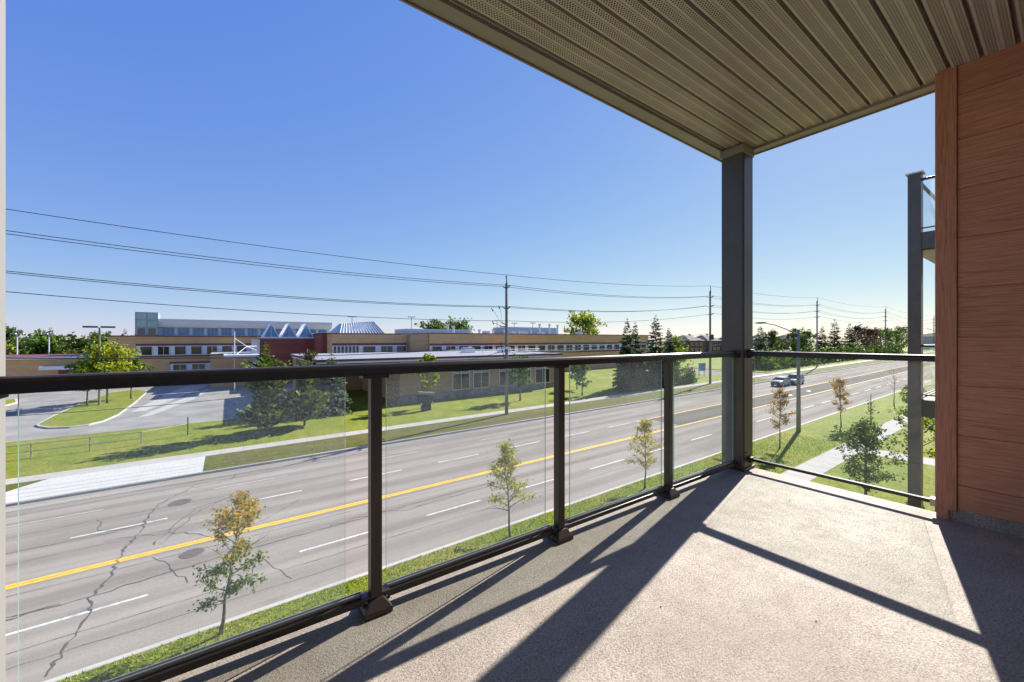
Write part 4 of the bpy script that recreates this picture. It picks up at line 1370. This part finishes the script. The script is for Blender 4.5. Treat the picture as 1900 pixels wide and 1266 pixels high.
PX = [(-26, 37.6, 17.6), (25.44, 36.8, 16.0), (70.5, 37.7, 18.4), (126.4, 39.0, 19.8), (198.7, 40.2, 20.9), (290, 40.5, 21.0)]
PA = [[16.4, 14.1, 12.9], [14.75, 12.4, 10.8], [16.5, 14.85, 13.4], [17.9, 16.3, 14.8], [19.0, 17.4, 15.9], [19.0, 17.4, 15.9]]
labs = ['weathered wooden utility pole beyond the left edge of the view', 'tall utility pole with switch jumpers, nearest, in front of the school',
        'utility pole with transformer and lamp arm, left of the corner column', 'utility pole on the right, third along the road',
        'distant utility pole above the far tree line, fourth along the road', 'most distant utility pole, in the gap beside the red wall']
for i, ((x, y, tz), arms, lab) in enumerate(zip(PX, PA, labs)):
    upole(x, y, tz, lab, [(arms[0], 0), (arms[1], 0)] + ([(arms[2], 0)] if i != 1 else []), i == 2, i == 1)


def wire(nm, lab, pts, sag, r=.022, mat='wire'):
    q = MB()
    P = []
    for (a, b) in zip(pts[:-1], pts[1:]):
        a, b = Vector(a), Vector(b)
        n = 18
        L = (b - a).length
        for k in range(n):
            s = k / n
            p = a.lerp(b, s); p.z -= sag * (L / 50) ** 1.3 * 4 * s * (1 - s)
            P.append(p)
    P.append(Vector(pts[-1]))
    q.tube(P, r, 4)
    q.build(nm, mat, None, label=lab, category='power line', group='overhead wires along the road')


n_ = len(PX)
wire('overhead_wire', 'topmost overhead wire running along the utility pole tops', [(x - .12, y - .12, t) for x, y, t in PX], .55)
for j, nm in ((0, 'upper'), (1, 'lower')):
    for s, w in ((-1, 'road side'), (1, 'school side')):
        wire('overhead_wire', f'{w} wire of the {nm} pair on the utility poles', [(x, y + .62 * s, a[j] + .05) for (x, y, t), a in zip(PX, PA)], .8 if j == 0 else .9)
wire('overhead_wire', 'single overhead wire just below the lower pair', [(x, y - .62, a[2] + .05) for (x, y, t), a in zip(PX, PA)], .8)
wire('telecom_cable', 'thick telecom cable slung low on the utility poles', [(-26, 37.4, 8.6), (25.44, 36.6, 8.1), (70.5, 37.5, 9.0), (126.4, 38.8, 10), (198.7, 40, 11)], .9, .03)
wire('telecom_cable', 'lowest sagging cable hanging across the parking lot view', [(-26, 37.3, 5.2), (25.44, 36.5, 7.6), (70.5, 37.4, 8.4)], 2.0, .02)
wire('service_cable', 'upper pale service cable from school roof to the second pole', [(36, 52, 6.6), (70.5, 37.7, 9.9)], .35, .035, 'pale_metal')
wire('service_cable', 'lower pale service cable from school roof to the second pole', [(40, 52, 6.3), (70.5, 37.7, 9.3)], .45, .035, 'pale_metal')

# near lamp post
lp = thing('street_lamp', 'grey concrete street lamp with curved arm on the near verge', 'street lamp', (41.56, 14.2, zg(41.56)))
z = zg(41.56)
q = MB(); q.tube([(41.56, 14.2, z), (41.56, 14.2, z + 5), (41.56, 14.2, 9.65)], [.19, .15, .11], 10); q.build('pole', 'pole_wood', lp, smooth=True)
q = MB(); q.tube([(41.56, 14.25, 9.25), (41.56, 15.2, 9.75), (41.56, 16.1, 10.15), (41.56, 16.8, 10.32), (41.56, 17.2, 10.36)], [.05, .05, .045, .04, .04], 6); q.build('arm', 'dark_metal', lp)
q = MB(); q.loft([[(41.4, 16.9, 10.33), (41.72, 16.9, 10.33), (41.72, 16.9, 10.44), (41.4, 16.9, 10.44)], [(41.38, 17.4, 10.30), (41.74, 17.4, 10.30), (41.74, 17.4, 10.45), (41.38, 17.4, 10.45)], [(41.44, 17.8, 10.34), (41.68, 17.8, 10.34), (41.68, 17.8, 10.40), (41.44, 17.8, 10.40)]]); q.build('lamp_head', 'dark_metal', lp)
l2 = thing('street_lamp', 'far street lamp head beside the dark neighbouring column', 'street lamp', (108, 14.2, zg(108)))
z = zg(108)
q = MB(); q.tube([(108, 14.2, z), (108, 14.2, z + 9.2)], [.19, .11], 8); q.build('pole', 'pole_wood', l2)
q = MB(); q.tube([(108, 14.25, z + 8.9), (108, 16, z + 9.7), (108, 18.6, z + 9.9)], .05, 5); q.build('arm', 'dark_metal', l2)
q = MB(); q.box(107.7, 108.3, 18.2, 19.8, z + 9.8, z + 9.98); q.build('lamp_head', 'dark_metal', l2)

# parking lot lamps
def lot_lamp(x, y, top, lab, mat='dark_metal', hw=1.5, group=None):
    z = zg(x)
    t = thing('lot_lamp', lab, 'lamp post', (x, y, z), group)
    q = MB(); q.tube([(x, y, z), (x, y, top)], [.14, .09], 8); q.build('pole', 'pole_wood' if mat == 'dark_metal' else mat, t)
    for s in (-1, 1):
        q = MB(); q.box(x + s * .15 - (0 if s > 0 else hw - .15), x + s * .15 + (hw - .15 if s > 0 else 0), y - .3, y + .3, top - .02, top + .2); q.build('lamp_head', mat, t)


lot_lamp(-13.85, 74.5, 10.35, 'tall double headed lamp beside the yellow tree')
for x, lab in ((-47.5, 'pale floodlight mast at the left edge behind the trees'), (-41, 'pale floodlight mast, second from the left edge'), (-35.4, 'pale floodlight mast behind the low brick building'), (-31, 'pale floodlight mast next to the double headed lamp')):
    lot_lamp(x, 126, 9.9, lab, 'pale_metal', .9, 'pale floodlight masts')
for x, y, tz, lab in ((29, 120, 15.2, 'floodlight above the blue metal roof, left'), (46, 118, 15.6, 'floodlight just right of the blue metal roof'), (62, 120, 14.0, 'small floodlight over the flat school roof'), (77.5, 118, 15.3, 'floodlight mast left of the nearest utility pole'), (85, 118, 14.6, 'floodlight mast second left of the nearest utility pole'), (92, 116, 14.8, 'floodlight mast close to the nearest utility pole'), (118, 112, 15.6, 'floodlight mast above the grey rooftop box')):
    lot_lamp(x, y, tz, lab, 'grey_metal', 1.1, 'floodlights behind the school')

# pipe fence by the driveway
fe = thing('pipe_fence', 'low grey pipe rail fence on the grass left of the pines', 'fence', (-8, 45, zg(-8)))
fx = [-17.9, -14.9, -11.94, -8.88, -5.88]
for x in fx:
    q = MB(); q.tube([(x, 44.9, zg(x)), (x, 44.9, zg(x) + 1.2)], .045, 6); q.build('post', 'grey_metal', fe)
for zr in (1.14, .62):
    for a, b in zip(fx[:-1], fx[1:]):
        q = MB(); q.tube([(a, 44.9, zg(a) + zr), (b, 44.9, zg(b) + zr)], .03, 6); q.build('rail', 'grey_metal', fe)
q = MB()
for zr in (1.14,):
    q.tube([(-5.88, 44.9, zg(-5.88) + zr), (-3.0, 46.8, zg(-3) + zr)], .03, 6)
q.build('rail', 'grey_metal', fe)
q = MB(); q.tube([(-3.0, 46.8, zg(-3)), (-3.0, 46.8, zg(-3) + 1.75)], .05, 6); q.build('post', 'dark_metal', fe)

# dark lawn sign
ls = thing('lawn_sign', 'dark lawn sign with a tilted board on a wide base', 'sign', (19.2, 44.6, zg(19.2)))
z = zg(19.2) + .1
q = MB(); q.box(18.65, 19.75, 44.4, 44.9, z - .1, z + 1.0); q.build('base', 'black', ls)
q = MB(); q.box(18.3, 20.1, 44.45, 44.85, z + 1.02, z + 1.9); q.build('board', 'dark_metal', ls)
q = MB(); q.loft([[(18.2, 44.3, z + 2.05), (20.2, 44.3, z + 1.85), (20.2, 44.95, z + 1.85), (18.2, 44.95, z + 2.05)], [(18.2, 44.3, z + 2.35), (20.2, 44.3, z + 2.1), (20.2, 44.95, z + 2.1), (18.2, 44.95, z + 2.35)]]); q.build('top_panel', 'grey_metal', ls)
for x in (18.5, 19.9):
    q = MB(); q.box(x - .06, x + .06, 44.3, 44.4, z + .7, z + 1.0); q.build('lamp', 'pale_metal', ls)
# blue sign near the side street
bs = thing('blue_sign', 'blue rectangular sign on two posts right of the second pole', 'sign', (79, 44, zg(79)))
z = zg(79) + .1
q = MB(); q.box(77.9, 80.3, 43.9, 44.02, z + 1.4, z + 3.0); q.build('panel', 'sign_blue', bs)
for x in (78.1, 80.1):
    q = MB(); q.tube([(x, 44.1, z - .1), (x, 44.1, z + 3.0)], .06, 6); q.build('post', 'dark_metal', bs)


# ------------------------------------------------------------------ cars
def car(lab, x, yc, L, W, H, paint):
    z = zg(x + L / 2)
    t = thing('car', lab, 'car', (x + L / 2, yc, z), 'cars driving along the road')
    hw = W / 2
    st = [(0, .42, .62, .80), (.08, .30, .86, .92), (.35, .26, .98, .98), (L * .26, .25, 1.04, 1.0), (L * .5, .25, 1.06, 1.0), (L * .85, .25, 1.05, 1.0), (L - .12, .30, 1.0, .95), (L, .42, .9, .88)]
    q = MB(); rings = []
    for (dx, zb, zt, k) in st:
        w = hw * k
        rings.append([(x + dx, yc - w * .93, z + zb), (x + dx, yc + w * .93, z + zb), (x + dx, yc + w, z + zb + .18), (x + dx, yc + w, z + zt - .16), (x + dx, yc + w * .93, z + zt - .03), (x + dx, yc + w * .6, z + zt), (x + dx, yc - w * .6, z + zt), (x + dx, yc - w * .93, z + zt - .03), (x + dx, yc - w, z + zt - .16), (x + dx, yc - w, z + zb + .18)])
    q.loft(rings); b = q.build('body', paint, t, smooth=False)
    # greenhouse
    xa, xb, xc, xd = x + L * .24, x + L * .40, x + L * .86, x + L * .97
    zl, zr = z + 1.03, z + H
    w0, w1 = hw * .90, hw * .72
    q = MB()
    lo = [(xa, yc - w0, zl), (xd, yc - w0, zl), (xd, yc + w0, zl), (xa, yc + w0, zl)]
    hi = [(xb, yc - w1, zr - .06), (xc, yc - w1, zr - .06), (xc, yc + w1, zr - .06), (xb, yc + w1, zr - .06)]
    q.loft([lo, hi]); q.build('cabin_glass', 'glass_dark', t)
    q = MB(); q.loft([[(xb - .05, yc - w1 - .03, zr - .062), (xc + .06, yc - w1 - .03, zr - .062), (xc + .06, yc + w1 + .03, zr - .062), (xb - .05, yc + w1 + .03, zr - .062)],
                      [(xb + .15, yc - w1 * .85, zr + .02), (xc - .15, yc - w1 * .85, zr + .02), (xc - .15, yc + w1 * .85, zr + .02), (xb + .15, yc + w1 * .85, zr + .02)]]); q.build('roof', paint, t)
    q = MB()
    for s in (-1, 1):
        for (p0, p1) in (((xa - .03, zl), (xb - .03, zr - .05)), ((x + L * .60, zl), (x + L * .60, zr - .05)), ((x + L * .80, zl), (x + L * .80, zr - .05)), ((xd, zl), (xc + .03, zr - .05))):
            q.tube([(p0[0], yc + s * (w0 + .012), p0[1]), (p1[0], yc + s * (w1 + .012), p1[1])], .05, 4)
    q.build('pillars', paint, t)
    for dx in (L * .18, L * .80):
        for s in (-1, 1):
            q = MB(); q.cyl((x + dx, yc + s * (hw - .1), z + .34), (0, 1, 0), .34, .23, 18); w = q.build('wheel', 'tyre', t)
            q = MB(); q.cyl((x + dx, yc + s * (hw + .012), z + .34), (0, 1, 0), .22, .02, 12); q.build('rim', 'rim', w)
    q = MB(); q.box(x - .02, x + .1, yc - hw * .55, yc + hw * .55, z + .52, z + .76); q.build('grille', 'black', t)
    q = MB(); q.box(x - .03, x + .12, yc - hw * .82, yc + hw * .82, z + .28, z + .44); q.build('bumper', 'black', t)
    for s in (-1, 1):
        q = MB(); q.box(x + .0, x + .22, yc + s * hw * .72 - .17, yc + s * hw * .72 + .17, z + .68, z + .84); q.build('headlight', 'lamp_glass', t)
        q = MB(); q.box(xa + .35, xa + .5, yc + s * (hw + .08) - .1, yc + s * (hw + .08) + .1, z + 1.05, z + 1.2); q.build('mirror', paint, t)
    q = MB(); q.box(x - .035, x - .021, yc - .26, yc + .26, z + .44, z + .52); q.build('number_plate', 'white_panel', t)


car('silver car leading the pair on the far side of the road', 74.9, 28.9, 4.2, 1.72, 1.5, 'silver')
car('white car following close behind the silver car', 79.5, 28.5, 4.3, 1.8, 1.75, 'white_car')
